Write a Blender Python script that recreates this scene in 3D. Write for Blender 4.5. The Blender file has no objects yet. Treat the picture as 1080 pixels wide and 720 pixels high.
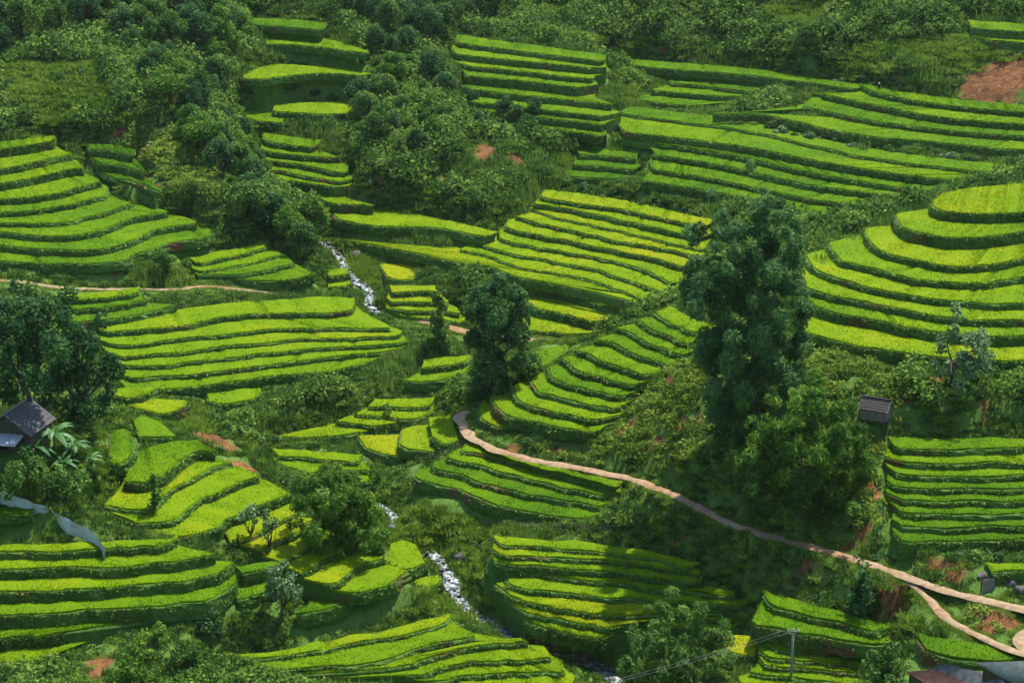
import bpy, math, random
import numpy as np
from mathutils import Vector

rng = np.random.default_rng(11)
random.seed(11)
S = bpy.context.scene
COL = S.collection
R = math.radians

# ------------------------------------------------------------------ camera, sky, sun, exposure
EYE = 95.0                     # the camera stands on the opposite hillside, 95 m above the stream
PITCH = R(17.0)
HFOV = R(32.0)
HAZE = .000022                  # per metre
SUN_AZ, SUN_EL = R(35), R(62)  # sun beyond the far hillside, a little to the right
cam_d = bpy.data.cameras.new('camera')
cam = bpy.data.objects.new('camera', cam_d)
COL.objects.link(cam)
cam.location = (0, 0, EYE)
cam.rotation_euler = (R(90) - PITCH, 0, 0)
cam_d.sensor_fit = 'HORIZONTAL'
cam_d.sensor_width = 36
cam_d.lens = 18 / math.tan(HFOV / 2)
cam_d.clip_start = 1
cam_d.clip_end = 3000
S.camera = cam
S.render.resolution_x, S.render.resolution_y = 1024, 682

w = bpy.data.worlds.new('World')
S.world = w
w.use_nodes = True
nt = w.node_tree
bg = nt.nodes['Background']
sky = nt.nodes.new('ShaderNodeTexSky')
sky.sky_type = 'NISHITA'
sky.sun_disc = False
sky.sun_elevation = SUN_EL
sky.sun_rotation = SUN_AZ
sky.altitude = 800
nt.links.new(sky.outputs[0], bg.inputs[0])
bg.inputs[1].default_value = 0.15

sd = bpy.data.lights.new('sun', 'SUN')
sd.energy = 3.9
sd.angle = R(0.5)
sd.color = (1.0, 0.94, 0.83)
sun = bpy.data.objects.new('sun', sd)
COL.objects.link(sun)
sdir = Vector((math.sin(SUN_AZ) * math.cos(SUN_EL), math.cos(SUN_AZ) * math.cos(SUN_EL), math.sin(SUN_EL)))
sun.rotation_euler = sdir.to_track_quat('Z', 'Y').to_euler()
sun.location = (0, 250, 300)

S.view_settings.view_transform = 'Standard'
S.view_settings.look = 'None'
S.view_settings.exposure = 1.25
S.view_settings.gamma = 1.0
S.view_settings.use_curve_mapping = False

# ------------------------------------------------------------------ helpers
FPX = 540 / math.tan(HFOV / 2)
CP, SP = math.cos(PITCH), math.sin(PITCH)


def rays(uv):
    uv = np.atleast_2d(np.asarray(uv, float))
    x = (uv[:, 0] - 540) / FPX
    y = (360 - uv[:, 1]) / FPX
    return np.stack([x, CP + y * SP, -SP + y * CP], 1)


def at_z(uv, z):
    """where the survey sight line meets the level z"""
    d = rays(uv)
    t = (np.asarray(z) - EYE) / d[:, 2]
    P = d * t[:, None]
    P[:, 2] += EYE
    return P


def at_D(uv, D):
    d = rays(uv)
    t = np.asarray(D) / d[:, 1]
    P = d * t[:, None]
    P[:, 2] += EYE
    return P


def project(P):
    P = np.asarray(P, float)
    r = P - np.array([0, 0, EYE])
    dep = r[:, 1] * CP - r[:, 2] * SP
    yy = r[:, 1] * SP + r[:, 2] * CP
    dep = np.maximum(dep, 1)
    return np.stack([540 + FPX * r[:, 0] / dep, 360 - FPX * yy / dep], 1)


def curve(pts, M):
    """smooth resampling (Catmull-Rom, chord length) of a polyline to M points"""
    p = np.asarray(pts, float)
    if len(p) == 2:
        t = np.linspace(0, 1, M)[:, None]
        return p[0] * (1 - t) + p[1] * t
    q = np.vstack([2 * p[0] - p[1], p, 2 * p[-1] - p[-2]])
    out = []
    for i in range(1, len(q) - 2):
        t = np.linspace(0, 1, 24, endpoint=False)[:, None]
        a, b, c, d = q[i - 1], q[i], q[i + 1], q[i + 2]
        m1, m2 = (c - a) * .42, (d - b) * .42
        # keep the tangents short when neighbouring spans are very unequal
        L = np.linalg.norm(c - b)
        for m in (m1, m2):
            n = np.linalg.norm(m)
            if n > L: m *= L / n
        out.append((2 * t**3 - 3 * t**2 + 1) * b + (t**3 - 2 * t**2 + t) * m1 + (-2 * t**3 + 3 * t**2) * c + (t**3 - t**2) * m2)
    out.append(p[-1:])
    c = np.vstack(out)
    s = np.concatenate([[0], np.cumsum(np.linalg.norm(np.diff(c, axis=0), axis=1))])
    t = np.linspace(0, s[-1], M)
    return np.stack([np.interp(t, s, c[:, k]) for k in range(c.shape[1])], 1)


def mesh_np(name, V, quads=None, tris=None, mats=(), parent=None, tint=None, mi_q=None, mi_t=None, smooth=False, attrs=None, link=True):
    """ONE mesh object from numpy arrays"""
    me = bpy.data.meshes.new(name)
    V = np.asarray(V, np.float32)
    nq = 0 if quads is None else len(quads)
    ntri = 0 if tris is None else len(tris)
    loops = []
    if nq: loops.append(np.asarray(quads, np.int32).ravel())
    if ntri: loops.append(np.asarray(tris, np.int32).ravel())
    loops = np.concatenate(loops)
    starts = np.concatenate([np.arange(nq, dtype=np.int32) * 4, nq * 4 + np.arange(ntri, dtype=np.int32) * 3])
    me.vertices.add(len(V)); me.vertices.foreach_set('co', V.ravel())
    me.loops.add(len(loops)); me.loops.foreach_set('vertex_index', loops)
    me.polygons.add(nq + ntri); me.polygons.foreach_set('loop_start', starts)
    mi = np.zeros(nq + ntri, np.int32)
    if mi_q is not None and nq: mi[:nq] = mi_q
    if mi_t is not None and ntri: mi[nq:] = mi_t
    me.polygons.foreach_set('material_index', mi)
    sm = np.zeros(nq + ntri, bool)
    if smooth is True: sm[:] = True
    elif smooth == 'q': sm[:nq] = True
    me.polygons.foreach_set('use_smooth', sm)
    if tint is not None:
        a = me.attributes.new('tint', 'FLOAT', 'POINT')
        a.data.foreach_set('value', np.asarray(tint, np.float32))
    for k, v in (attrs or {}).items():
        a = me.attributes.new(k, 'FLOAT', 'POINT')
        a.data.foreach_set('value', np.asarray(v, np.float32))
    me.update(calc_edges=True)
    me.validate()
    for m in mats: me.materials.append(m)
    o = bpy.data.objects.new(name, me)
    if link: COL.objects.link(o)
    if parent is not None: o.parent = parent
    return o


def tag(o, label=None, cat=None, group=None, kind=None):
    if label: o['label'] = label
    if cat: o['category'] = cat
    if group: o['group'] = group
    if kind: o['kind'] = kind
    return o


def empty(name, loc=(0, 0, 0), rz=0):
    o = bpy.data.objects.new(name, None)
    COL.objects.link(o)
    o.location = loc
    o.rotation_euler = (0, 0, rz)
    o.empty_display_size = .5
    return o


def dup(root, loc, rz=0, sc=1, label=None, group=None):
    r = root.copy(); COL.objects.link(r)
    r.location = loc; r.rotation_euler = (0, 0, rz)
    r.scale = (sc, sc, sc) if np.isscalar(sc) else sc
    if label: r['label'] = label
    if group: r['group'] = group
    for ch in list(root.children):
        c = ch.copy(); COL.objects.link(c); c.parent = r
    return r


class MB:
    """collects boxes, tubes and sheets for one mesh"""
    def __init__(s): s.V = []; s.Q = []; s.T = []; s.n = 0

    def add(s, V, Q=(), T=()):
        for q in Q: s.Q.append([i + s.n for i in q])
        for t in T: s.T.append([i + s.n for i in t])
        s.V.extend([tuple(v) for v in V]); s.n = len(s.V)

    def box(s, c, d, rz=0, rx=0):
        c = Vector(c); out = []
        for z in (-.5, .5):
            for x, y in ((-.5, -.5), (.5, -.5), (.5, .5), (-.5, .5)):
                v = Vector((x * d[0], y * d[1], z * d[2]))
                if rx: v.rotate(__import__('mathutils').Euler((rx, 0, 0)))
                if rz: v.rotate(__import__('mathutils').Euler((0, 0, rz)))
                out.append(c + v)
        s.add(out, [(3, 2, 1, 0), (4, 5, 6, 7), (0, 1, 5, 4), (1, 2, 6, 5), (2, 3, 7, 6), (3, 0, 4, 7)])

    def slab(s, quad, th):
        """a sheet of thickness th under the four corners given"""
        a = [Vector(q) for q in quad]
        n = (a[1] - a[0]).cross(a[3] - a[0]).normalized() * th
        if n.z < 0: n = -n
        s.add(a + [v - n for v in a], [(0, 1, 2, 3), (7, 6, 5, 4), (0, 4, 5, 1), (1, 5, 6, 2), (2, 6, 7, 3), (3, 7, 4, 0)])

    def tube(s, pts, rad, n=6, cap=True):
        P = [Vector(p) for p in pts]
        if np.isscalar(rad): rad = [rad] * len(P)
        V = []; Q = []
        for i, p in enumerate(P):
            d = (P[min(i + 1, len(P) - 1)] - P[max(i - 1, 0)]).normalized()
            a = d.cross(Vector((0.13, .2, 1)) if abs(d.z) < .9 else Vector((1, .1, 0))).normalized()
            b = d.cross(a)
            for k in range(n):
                an = 2 * math.pi * k / n
                V.append(p + (a * math.cos(an) + b * math.sin(an)) * rad[i])
        for i in range(len(P) - 1):
            for k in range(n):
                Q.append((i * n + k, i * n + (k + 1) % n, (i + 1) * n + (k + 1) % n, (i + 1) * n + k))
        T = []
        if cap:
            V.append(P[-1]); e = len(V) - 1
            V.append(P[0]); f = len(V) - 1
            m = (len(P) - 1) * n
            for k in range(n):
                T.append((m + k, m + (k + 1) % n, e)); T.append(((k + 1) % n, k, f))
        s.add(V, Q, T)

    def build(s, name, mat, parent=None, smooth=False):
        return mesh_np(name, np.array([tuple(v) for v in s.V]), np.array(s.Q) if s.Q else None, np.array(s.T) if s.T else None,
                       [mat], parent, smooth=smooth, tint=np.full(len(s.V), .5))


def wob(n, step, wl, amp, r=rng):
    """soft random waver along a line"""
    s = np.arange(n) * step
    o = np.zeros(n)
    for k in range(5):
        o += np.sin(s / (wl * r.uniform(.4, 1.8)) * 2 * math.pi + r.uniform(0, 6.28)) * r.uniform(.3, 1)
    return o * amp / 2


# ------------------------------------------------------------------ materials
def nodes(name):
    m = bpy.data.materials.new(name); m.use_nodes = True
    t = m.node_tree
    for n in list(t.nodes): t.nodes.remove(n)
    out = t.nodes.new('ShaderNodeOutputMaterial')
    return m, t, out


def N(t, kind, **kw):
    n = t.nodes.new(kind)
    for k, v in kw.items():
        if k.startswith('i_'):
            key = k[2:]
            n.inputs[int(key) if key.isdigit() else key].default_value = v
        else: setattr(n, k, v)
    return n


def noise(t, scale, detail=4, rough=.6, coord=None):
    n = N(t, 'ShaderNodeTexNoise'); n.inputs['Scale'].default_value = scale
    n.inputs['Detail'].default_value = detail; n.inputs['Roughness'].default_value = rough
    if coord is None:
        g = N(t, 'ShaderNodeNewGeometry'); coord = g.outputs['Position']
    t.links.new(coord, n.inputs['Vector'])
    return n.outputs['Fac']


def ramp(t, fac, stops):
    r = N(t, 'ShaderNodeValToRGB')
    e = r.color_ramp.elements
    while len(e) < len(stops): e.new(.5)
    for i, (p, c) in enumerate(stops):
        e[i].position = p; e[i].color = (*c, 1)
    t.links.new(fac, r.inputs[0])
    return r.outputs[0]


def math_n(t, op, a, b):
    n = N(t, 'ShaderNodeMath', operation=op)
    for i, x in enumerate((a, b)):
        if hasattr(x, 'links'): t.links.new(x, n.inputs[i])
        else: n.inputs[i].default_value = x
    return n.outputs[0]


def mixc(t, f, a, b):
    n = N(t, 'ShaderNodeMix', data_type='RGBA')
    for i, x in ((0, f), (6, a), (7, b)):
        if hasattr(x, 'links'): t.links.new(x, n.inputs[i])
        elif i == 0: n.inputs[0].default_value = x
        else: n.inputs[i].default_value = (*x, 1)
    return n.outputs[2]


def leaf_shader(t, out, col, transl=.35, rough=.55, spec=.25, tcol=None):
    p = N(t, 'ShaderNodeBsdfPrincipled')
    p.inputs['Roughness'].default_value = rough
    p.inputs['Specular IOR Level'].default_value = spec
    t.links.new(col, p.inputs['Base Color'])
    tr = N(t, 'ShaderNodeBsdfTranslucent')
    t.links.new(tcol or col, tr.inputs['Color'])
    mx = N(t, 'ShaderNodeMixShader'); mx.inputs[0].default_value = transl
    t.links.new(p.outputs[0], mx.inputs[1]); t.links.new(tr.outputs[0], mx.inputs[2])
    t.links.new(mx.outputs[0], out.inputs[0])


def leaf_mat(name, dark, mid, light, transl=.34, rough=.75, spec=.08, patch=.12):
    m, t, out = nodes(name)
    a = N(t, 'ShaderNodeAttribute', attribute_name='tint').outputs['Fac']
    oi = N(t, 'ShaderNodeObjectInfo').outputs['Random']
    f = math_n(t, 'ADD', a, math_n(t, 'MULTIPLY', math_n(t, 'SUBTRACT', oi, .5), .3))
    f = math_n(t, 'ADD', f, math_n(t, 'MULTIPLY', math_n(t, 'SUBTRACT', noise(t, patch, 4, .7), .5), 1.1))
    col = ramp(t, f, [(.1, dark), (.5, mid), (.95, light)])
    leaf_shader(t, out, col, transl, rough, spec)
    return m


def plain(name, c1, c2, scale=2., rough=.8, spec=.3, metal=0., bump=0., detail=5):
    m, t, out = nodes(name)
    p = N(t, 'ShaderNodeBsdfPrincipled')
    tc = N(t, 'ShaderNodeTexCoord').outputs['Object']
    f = noise(t, scale, detail, .65, tc)
    t.links.new(ramp(t, f, [(.3, c1), (.7, c2)]), p.inputs['Base Color'])
    p.inputs['Roughness'].default_value = rough
    p.inputs['Specular IOR Level'].default_value = spec
    p.inputs['Metallic'].default_value = metal
    if bump:
        b = N(t, 'ShaderNodeBump'); b.inputs['Strength'].default_value = bump; b.inputs['Distance'].default_value = .1
        t.links.new(f, b.inputs['Height']); t.links.new(b.outputs[0], p.inputs['Normal'])
    t.links.new(p.outputs[0], out.inputs[0])
    return m


M = {}
# rice: the object's own colour slot holds ripeness, with cloud shade painted in as deeper green (0 deep green .. 1 yellow)
m, t, out = nodes('rice')
oc = N(t, 'ShaderNodeObjectInfo').outputs['Color']
sep = N(t, 'ShaderNodeSeparateColor'); t.links.new(oc, sep.inputs[0])
ripe = math_n(t, 'ADD', sep.outputs[0], math_n(t, 'MULTIPLY', math_n(t, 'SUBTRACT', noise(t, .09, 5), .5), .85))
ripe = math_n(t, 'ADD', ripe, math_n(t, 'MULTIPLY', math_n(t, 'SUBTRACT', noise(t, .6, 3), .5), .22))
tn = N(t, 'ShaderNodeAttribute', attribute_name='tint').outputs['Fac']
ripe = math_n(t, 'ADD', ripe, math_n(t, 'MULTIPLY', math_n(t, 'SUBTRACT', tn, .5), .40))
col = ramp(t, ripe, [(0., (.042, .120, .005)), (.35, (.104, .218, .005)), (.65, (.180, .290, .005)), (1., (.310, .335, .008))])
leaf_shader(t, out, col, .42, .8, .04)
M['rice'] = m

# grass and weeds hanging on the terrace banks
m, t, out = nodes('bank_grass')
a = N(t, 'ShaderNodeAttribute', attribute_name='tint').outputs['Fac']
f = math_n(t, 'ADD', a, math_n(t, 'MULTIPLY', math_n(t, 'SUBTRACT', noise(t, .25, 4), .5), .9))
col = ramp(t, f, [(.1, (.030, .085, .012)), (.5, (.078, .165, .020)), (.95, (.175, .270, .034))])
leaf_shader(t, out, col, .22, .6, .15)
M['bank_grass'] = m

# the banks: grassy turf with bare red-brown earth here and there
m, t, out = nodes('bank')
p = N(t, 'ShaderNodeBsdfPrincipled'); p.inputs['Roughness'].default_value = .95; p.inputs['Specular IOR Level'].default_value = .1
turf = ramp(t, noise(t, 1.3, 5), [(.3, (.032, .082, .014)), (.7, (.085, .155, .025))])
earth = ramp(t, noise(t, 1.9, 5), [(.3, (.060, .032, .016)), (.7, (.15, .075, .035))])
f = ramp(t, noise(t, .16, 4), [(.57, (0, 0, 0)), (.66, (1, 1, 1))])
t.links.new(mixc(t, f, turf, earth), p.inputs['Base Color'])
t.links.new(p.outputs[0], out.inputs[0])
M['bank'] = m

# hillside ground
m, t, out = nodes('ground')
p = N(t, 'ShaderNodeBsdfPrincipled'); p.inputs['Roughness'].default_value = .95; p.inputs['Specular IOR Level'].default_value = .1
turf = ramp(t, noise(t, .9, 6, .7), [(.25, (.030, .072, .012)), (.55, (.080, .150, .024)), (.8, (.130, .200, .034))])
earth = ramp(t, noise(t, .9, 8, .8), [(.32, (.040, .022, .011)), (.45, (.11, .050, .020)), (.56, (.185, .080, .028)), (.70, (.29, .165, .080))])
soil = N(t, 'ShaderNodeAttribute', attribute_name='soil').outputs['Fac']
f = math_n(t, 'ADD', soil, math_n(t, 'MULTIPLY', math_n(t, 'SUBTRACT', noise(t, .5, 5, .7), .5), .9))
f = ramp(t, f, [(.55, (0, 0, 0)), (.72, (1, 1, 1))])
t.links.new(mixc(t, f, turf, earth), p.inputs['Base Color'])
b = N(t, 'ShaderNodeBump'); b.inputs['Strength'].default_value = .7; b.inputs['Distance'].default_value = .3
t.links.new(noise(t, 2.5, 6, .7), b.inputs['Height']); t.links.new(b.outputs[0], p.inputs['Normal'])
t.links.new(p.outputs[0], out.inputs[0])
M['ground'] = m

# trodden earth
m, t, out = nodes('path_dirt')
p = N(t, 'ShaderNodeBsdfPrincipled'); p.inputs['Roughness'].default_value = .95; p.inputs['Specular IOR Level'].default_value = .1
c = ramp(t, noise(t, 1.4, 6, .7), [(.25, (.15, .10, .058)), (.5, (.27, .195, .120)), (.75, (.38, .30, .20))])
c2 = ramp(t, noise(t, .07, 3), [(.45, (.92, .90, .86)), (.65, (.80, .62, .48))])
mm = N(t, 'ShaderNodeMix', data_type='RGBA', blend_type='MULTIPLY'); mm.inputs[0].default_value = 1
t.links.new(c, mm.inputs[6]); t.links.new(c2, mm.inputs[7])
t.links.new(mm.outputs[2], p.inputs['Base Color']); t.links.new(p.outputs[0], out.inputs[0])
M['path'] = m

# stream: white water over dark pools
m, t, out = nodes('white_water')
p = N(t, 'ShaderNodeBsdfPrincipled')
f = noise(t, 1.5, 5, .6)
t.links.new(ramp(t, f, [(.47, (.025, .035, .03)), (.57, (.20, .23, .23)), (.72, (.62, .64, .65))]), p.inputs['Base Color'])
t.links.new(ramp(t, f, [(.40, (.12,) * 3), (.55, (.6,) * 3)]), p.inputs['Roughness'])
b = N(t, 'ShaderNodeBump'); b.inputs['Strength'].default_value = .6; b.inputs['Distance'].default_value = .2
t.links.new(f, b.inputs['Height']); t.links.new(b.outputs[0], p.inputs['Normal'])
t.links.new(p.outputs[0], out.inputs[0])
M['water'] = m

M['rock'] = plain('rock', (.022, .021, .021), (.15, .14, .13), 1.6, .85, bump=.6)
M['bark'] = plain('bark', (.03, .022, .016), (.09, .07, .05), 4, .9, bump=.5)
M['cane'] = plain('bamboo_cane', (.05, .07, .03), (.13, .15, .06), 3, .6)
M['wood'] = plain('old_wood', (.03, .024, .020), (.10, .082, .066), 3, .9, bump=.4)
M['wood_pale'] = plain('pale_wood', (.10, .085, .07), (.24, .21, .18), 3, .85, bump=.3)
M['leaf'] = leaf_mat('leaf_broad', (.024, .068, .012), (.070, .155, .024), (.170, .275, .055), .36)
M['leaf_deep'] = leaf_mat('leaf_deep', (.018, .058, .018), (.050, .128, .034), (.135, .245, .070), .42)
M['leaf_bamboo'] = leaf_mat('leaf_bamboo', (.026, .080, .010), (.084, .185, .020), (.210, .330, .042), .40)
M['leaf_pale'] = leaf_mat('leaf_pale', (.034, .088, .026), (.095, .180, .062), (.200, .290, .115), .32, .6, .2)
M['under'] = leaf_mat('undergrowth', (.022, .062, .012), (.080, .165, .024), (.195, .300, .050), .36, .8, .06, .05)
M['scrub'] = leaf_mat('scrub', (.036, .085, .010), (.120, .205, .022), (.255, .330, .050), .38, .8, .06, .08)
M['meadow'] = leaf_mat('meadow_grass', (.060, .130, .012), (.150, .250, .024), (.240, .330, .045), .34, .8, .06, .06)

# ------------------------------------------------------------------ survey of the terraces
# every entry: label, z of the lowest edge (None: taken from the ground there), hill slope, ripeness mixed with painted cloud shade,
# and the level edges from the lowest to the highest; the last line is only the back of the top paddy
FIELDS = []


def field(label, z0, slope, ripe, lines, **kw):
    FIELDS.append(dict(label=label, z0=z0, slope=slope, ripe=ripe, lines=lines, **kw))


# --- far right hillside
field('long narrow rice terraces sweeping across the far right hillside above the knoll', 27.3, .22, .34, [
    [(672, 190), (740, 201), (800, 212), (850, 224), (900, 233), (922, 238)],
    [(686, 179), (760, 191), (850, 210), (900, 217), (952, 227)],
    [(685, 163), (760, 175), (850, 195), (900, 202), (985, 214)],
    [(690, 152), (728, 157), (790, 168), (850, 182), (900, 191), (960, 200), (1004, 205)],
    [(650, 139), (740, 149), (800, 158), (850, 168), (900, 177), (960, 186), (1022, 193)],
    [(644, 119), (700, 127), (757, 134), (800, 141), (840, 150), (900, 164), (960, 173), (1020, 180), (1110, 189)],
    [(664, 113), (720, 120), (760, 124), (800, 131), (840, 141), (900, 155), (960, 164), (1020, 171), (1110, 179)]])
field('rice terraces with bushy earth banks high on the right hillside below the brown ploughed plot', 34.0, .22, .34, [
    [(742, 122), (800, 121), (840, 129), (880, 138), (930, 146), (972, 149), (1050, 157), (1110, 160)],
    [(838, 111), (880, 120), (920, 128), (980, 136), (1040, 142), (1110, 146)],
    [(858, 97), (900, 107), (940, 115), (990, 124), (1040, 129), (1110, 134)],
    [(914, 96), (960, 106), (1020, 114), (1110, 122)],
    [(905, 89), (960, 99), (1020, 107), (1110, 114)]])
field('single long rice strip along the bush line at the top of the right hillside', 37.0, .25, .40, [
    [(640, 66), (700, 73), (780, 79), (860, 89), (912, 96)],
    [(640, 59), (700, 66), (780, 72), (860, 83), (912, 91)]])
field('short ladder of rice terraces beside the dark ravine at the top of the far hillside', 31.2, .20, .38, [
    [(585, 138), (612, 141), (636, 145)],
    [(525, 121), (580, 126), (640, 133)],
    [(495, 108), (560, 115), (604, 120), (640, 124)],
    [(489, 94), (540, 100), (600, 106), (656, 112)],
    [(487, 80), (560, 87), (600, 92), (618, 94)],
    [(490, 70), (560, 77), (600, 82), (632, 84)],
    [(474, 57), (520, 62), (560, 66), (600, 70), (628, 73)],
    [(477, 45), (520, 51), (560, 56), (600, 61), (640, 66)],
    [(482, 37), (520, 43), (560, 48), (600, 54), (640, 59)]])
field('pair of small rice strips in the upper right corner beside the red earth track', None, .40, .5, [
    [(1034, 42), (1060, 44), (1110, 48)], [(1020, 30), (1060, 33), (1110, 36)], [(1020, 22), (1060, 25), (1110, 28)]])
# --- sunlit field in the middle of the valley
field('yellowing rice terraces fanning out in the sunlit middle of the valley', 18.3, .20, .70, [
    [(352, 252), (400, 260), (440, 268), (487, 278), (520, 283), (548, 293), (580, 299), (607, 304)],
    [(477, 262), (520, 272), (545, 282), (593, 290), (623, 296), (657, 308), (690, 321)],
    [(498, 255), (530, 266), (577, 275), (632, 286), (667, 298), (703, 310)],
    [(521, 250), (543, 257), (593, 266), (627, 272), (673, 283), (715, 302)],
    [(528, 238), (553, 246), (593, 253), (635, 262), (690, 273), (726, 284)],
    [(538, 228), (577, 238), (610, 245), (652, 255), (690, 261), (742, 272)],
    [(562, 223), (590, 231), (628, 239), (665, 247), (707, 257), (746, 266)],
    [(558, 215), (590, 219), (620, 225), (648, 231), (697, 242), (746, 253)],
    [(566, 208), (590, 212), (620, 217), (653, 221), (700, 231), (750, 242)],
    [(574, 201), (600, 204), (630, 208), (660, 213), (705, 223), (752, 233)]])
field('bright rice paddies stepping down to the pale path behind the round tree', 13.9, .26, .66, [
    [(540, 349), (580, 351), (604, 354)],
    [(545, 322), (562, 325), (600, 333), (634, 342)],
    [(548, 308), (575, 309), (605, 313), (640, 324), (682, 335)],
    [(556, 299), (580, 303), (610, 305), (650, 316), (690, 328)]], h0=.5)
field('broad lime rice paddy above the stream at the head of the middle valley', 20.9, .35, .66, [
    [(346, 226), (370, 235), (400, 239), (460, 241), (500, 248), (522, 252)],
    [(348, 222), (372, 222), (402, 223), (450, 229), (500, 240), (524, 246)]])
field('small square yellow paddy beside the rocky stream', None, .3, .82, [
    [(404, 292), (420, 295), (440, 296)], [(400, 279), (418, 280), (437, 283)]])
field('four thin yellow rice strips between the stream and the slender tree', None, .3, .78, [
    [(438, 336), (458, 337), (490, 342)], [(424, 329), (456, 328), (492, 332)], [(406, 320), (440, 319), (480, 320)],
    [(408, 309), (440, 308), (466, 309)], [(412, 303), (440, 302), (466, 303)]])
# --- terraces climbing the head of the valley
field('green rice terraces climbing the narrow head of the valley', 22.6, .24, .45, [
    [(312, 203), (330, 208), (350, 215), (380, 217), (404, 218)],
    [(285, 188), (310, 192), (355, 198)],
    [(270, 179), (300, 182), (340, 190), (368, 193)],
    [(270, 169), (310, 173), (350, 181), (372, 184)],
    [(272, 158), (300, 163), (336, 166), (366, 168)],
    [(276, 148), (300, 153), (336, 157)],
    [(278, 141), (305, 145), (338, 149)]])
field('flat lime rice paddy half way up the narrow valley head', None, .4, .62, [
    [(282, 118), (320, 120), (345, 121), (372, 121)], [(290, 112), (320, 109), (350, 108), (380, 112)]])
field('small rice paddy tucked against the ravine woodland', None, .4, .48, [
    [(252, 124), (280, 129), (302, 130)], [(256, 119), (280, 120), (302, 122)]])
field('wedge of bright rice below a bushy bank in the narrow valley head', None, .4, .66, [
    [(247, 83), (275, 84), (300, 81), (340, 78), (390, 81)], [(262, 76), (290, 69), (320, 70), (360, 73), (390, 79)]])
field('rice paddy shaped like a blade below the white spout near the top', None, .4, .52, [
    [(272, 47), (310, 48), (350, 52), (393, 58)], [(276, 38), (310, 39), (345, 42), (386, 54)]])
field('dull olive rice paddy at the very head of the valley', None, .4, .30, [
    [(264, 27), (300, 29), (347, 33)], [(262, 20), (300, 21), (345, 25)]])
# --- left hillside above the path
field('wavy rice terraces on the left hillside above the dirt path', 22.0, .20, .42, [
    [(-40, 275), (0, 276), (60, 279), (120, 277), (150, 267), (180, 257), (232, 249)],
    [(-40, 257), (0, 259), (50, 264), (110, 263), (140, 253), (160, 244), (200, 237), (222, 236)],
    [(-40, 245), (5, 246), (60, 250), (100, 245), (130, 234), (160, 227), (190, 223)],
    [(-40, 236), (10, 236), (60, 236), (100, 228), (135, 217), (150, 214)],
    [(-40, 224), (0, 225), (40, 222), (80, 215), (116, 205)],
    [(-40, 211), (0, 211), (40, 208), (70, 202), (112, 190)],
    [(-40, 194), (0, 194), (40, 187), (70, 180), (92, 178)],
    [(-40, 180), (0, 179), (30, 173), (60, 166), (80, 163)],
    [(-40, 160), (0, 158), (30, 154), (58, 149)],
    [(-40, 153), (0, 151), (30, 147), (58, 144)]])
field('short stack of rice terraces between the bushes at the foot of the left hillside', 17.2, .24, .44, [
    [(288, 297), (310, 295), (334, 289)],
    [(250, 291), (280, 286), (314, 277)],
    [(205, 288), (260, 279), (302, 267)],
    [(203, 280), (250, 270), (286, 260)],
    [(200, 273), (245, 264), (284, 255)]])
field('two tiny rice plots by the stream below the leaning shrubs', None, .4, .5, [
    [(346, 304), (358, 303), (370, 300)], [(346, 292), (358, 291), (368, 289)], [(346, 286), (358, 285), (367, 284)]])
field('faint grassy terraces on the slope under the topmost long strip', None, .2, .22, [
    [(664, 105), (700, 110), (735, 113)], [(680, 95), (720, 99), (770, 103)], [(700, 88), (740, 91), (800, 99)], [(706, 84), (740, 87), (800, 94)]], h0=.6)
field('dull green terraces on the broken ground between the two long terrace flights', None, .2, .22, [
    [(590, 186), (620, 188), (656, 190)], [(600, 174), (640, 177), (674, 181)], [(606, 164), (640, 165), (676, 170)], [(608, 158), (640, 159), (672, 163)]], h0=.6)
field('grassy terrace steps above the left hillside rice near the red cuts', None, .2, .20, [
    [(110, 186), (140, 192), (176, 205)], [(100, 172), (130, 176), (160, 184)], [(92, 158), (120, 160), (146, 166)], [(92, 153), (120, 154), (142, 159)]], h0=.6)
# --- left valley floor
field('broad curving rice terraces on the left valley floor below the path', 13.0, .17, .58, [
    [(128, 414), (200, 409), (240, 404), (280, 398), (330, 394), (370, 388), (397, 380)],
    [(128, 400), (196, 396), (240, 391), (280, 386), (310, 382), (350, 377), (413, 371)],
    [(122, 388), (180, 385), (230, 379), (285, 373), (335, 368), (425, 363)],
    [(118, 378), (180, 373), (230, 367), (285, 361), (350, 357), (430, 356)],
    [(112, 367), (150, 363), (190, 358), (240, 353), (300, 347), (370, 347), (424, 346)],
    [(102, 352), (150, 348), (185, 345), (226, 337), (260, 332), (300, 331), (340, 331), (383, 327)],
    [(98, 342), (150, 338), (190, 328), (240, 321), (300, 317), (345, 314), (374, 316)]])
field('three narrow rice strips just below the dirt path at the left edge', 17.4, .3, .48, [
    [(66, 342), (120, 337), (160, 329), (192, 321)],
    [(76, 328), (120, 324), (158, 316)],
    [(70, 318), (110, 315), (150, 309)],
    [(66, 313), (110, 309), (148, 304)]])
field('oval rice paddy in front of the gully bushes', None, .25, .66, [
    [(213, 423), (240, 427), (278, 418)], [(218, 413), (245, 411), (276, 411)]])
field('rounded lime paddies beside the dark trees left of the gully', None, .25, .64, [
    [(142, 432), (170, 437), (193, 430), (200, 419)], [(118, 419), (140, 420), (160, 416)], [(118, 412), (140, 410), (166, 409)]])
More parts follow.
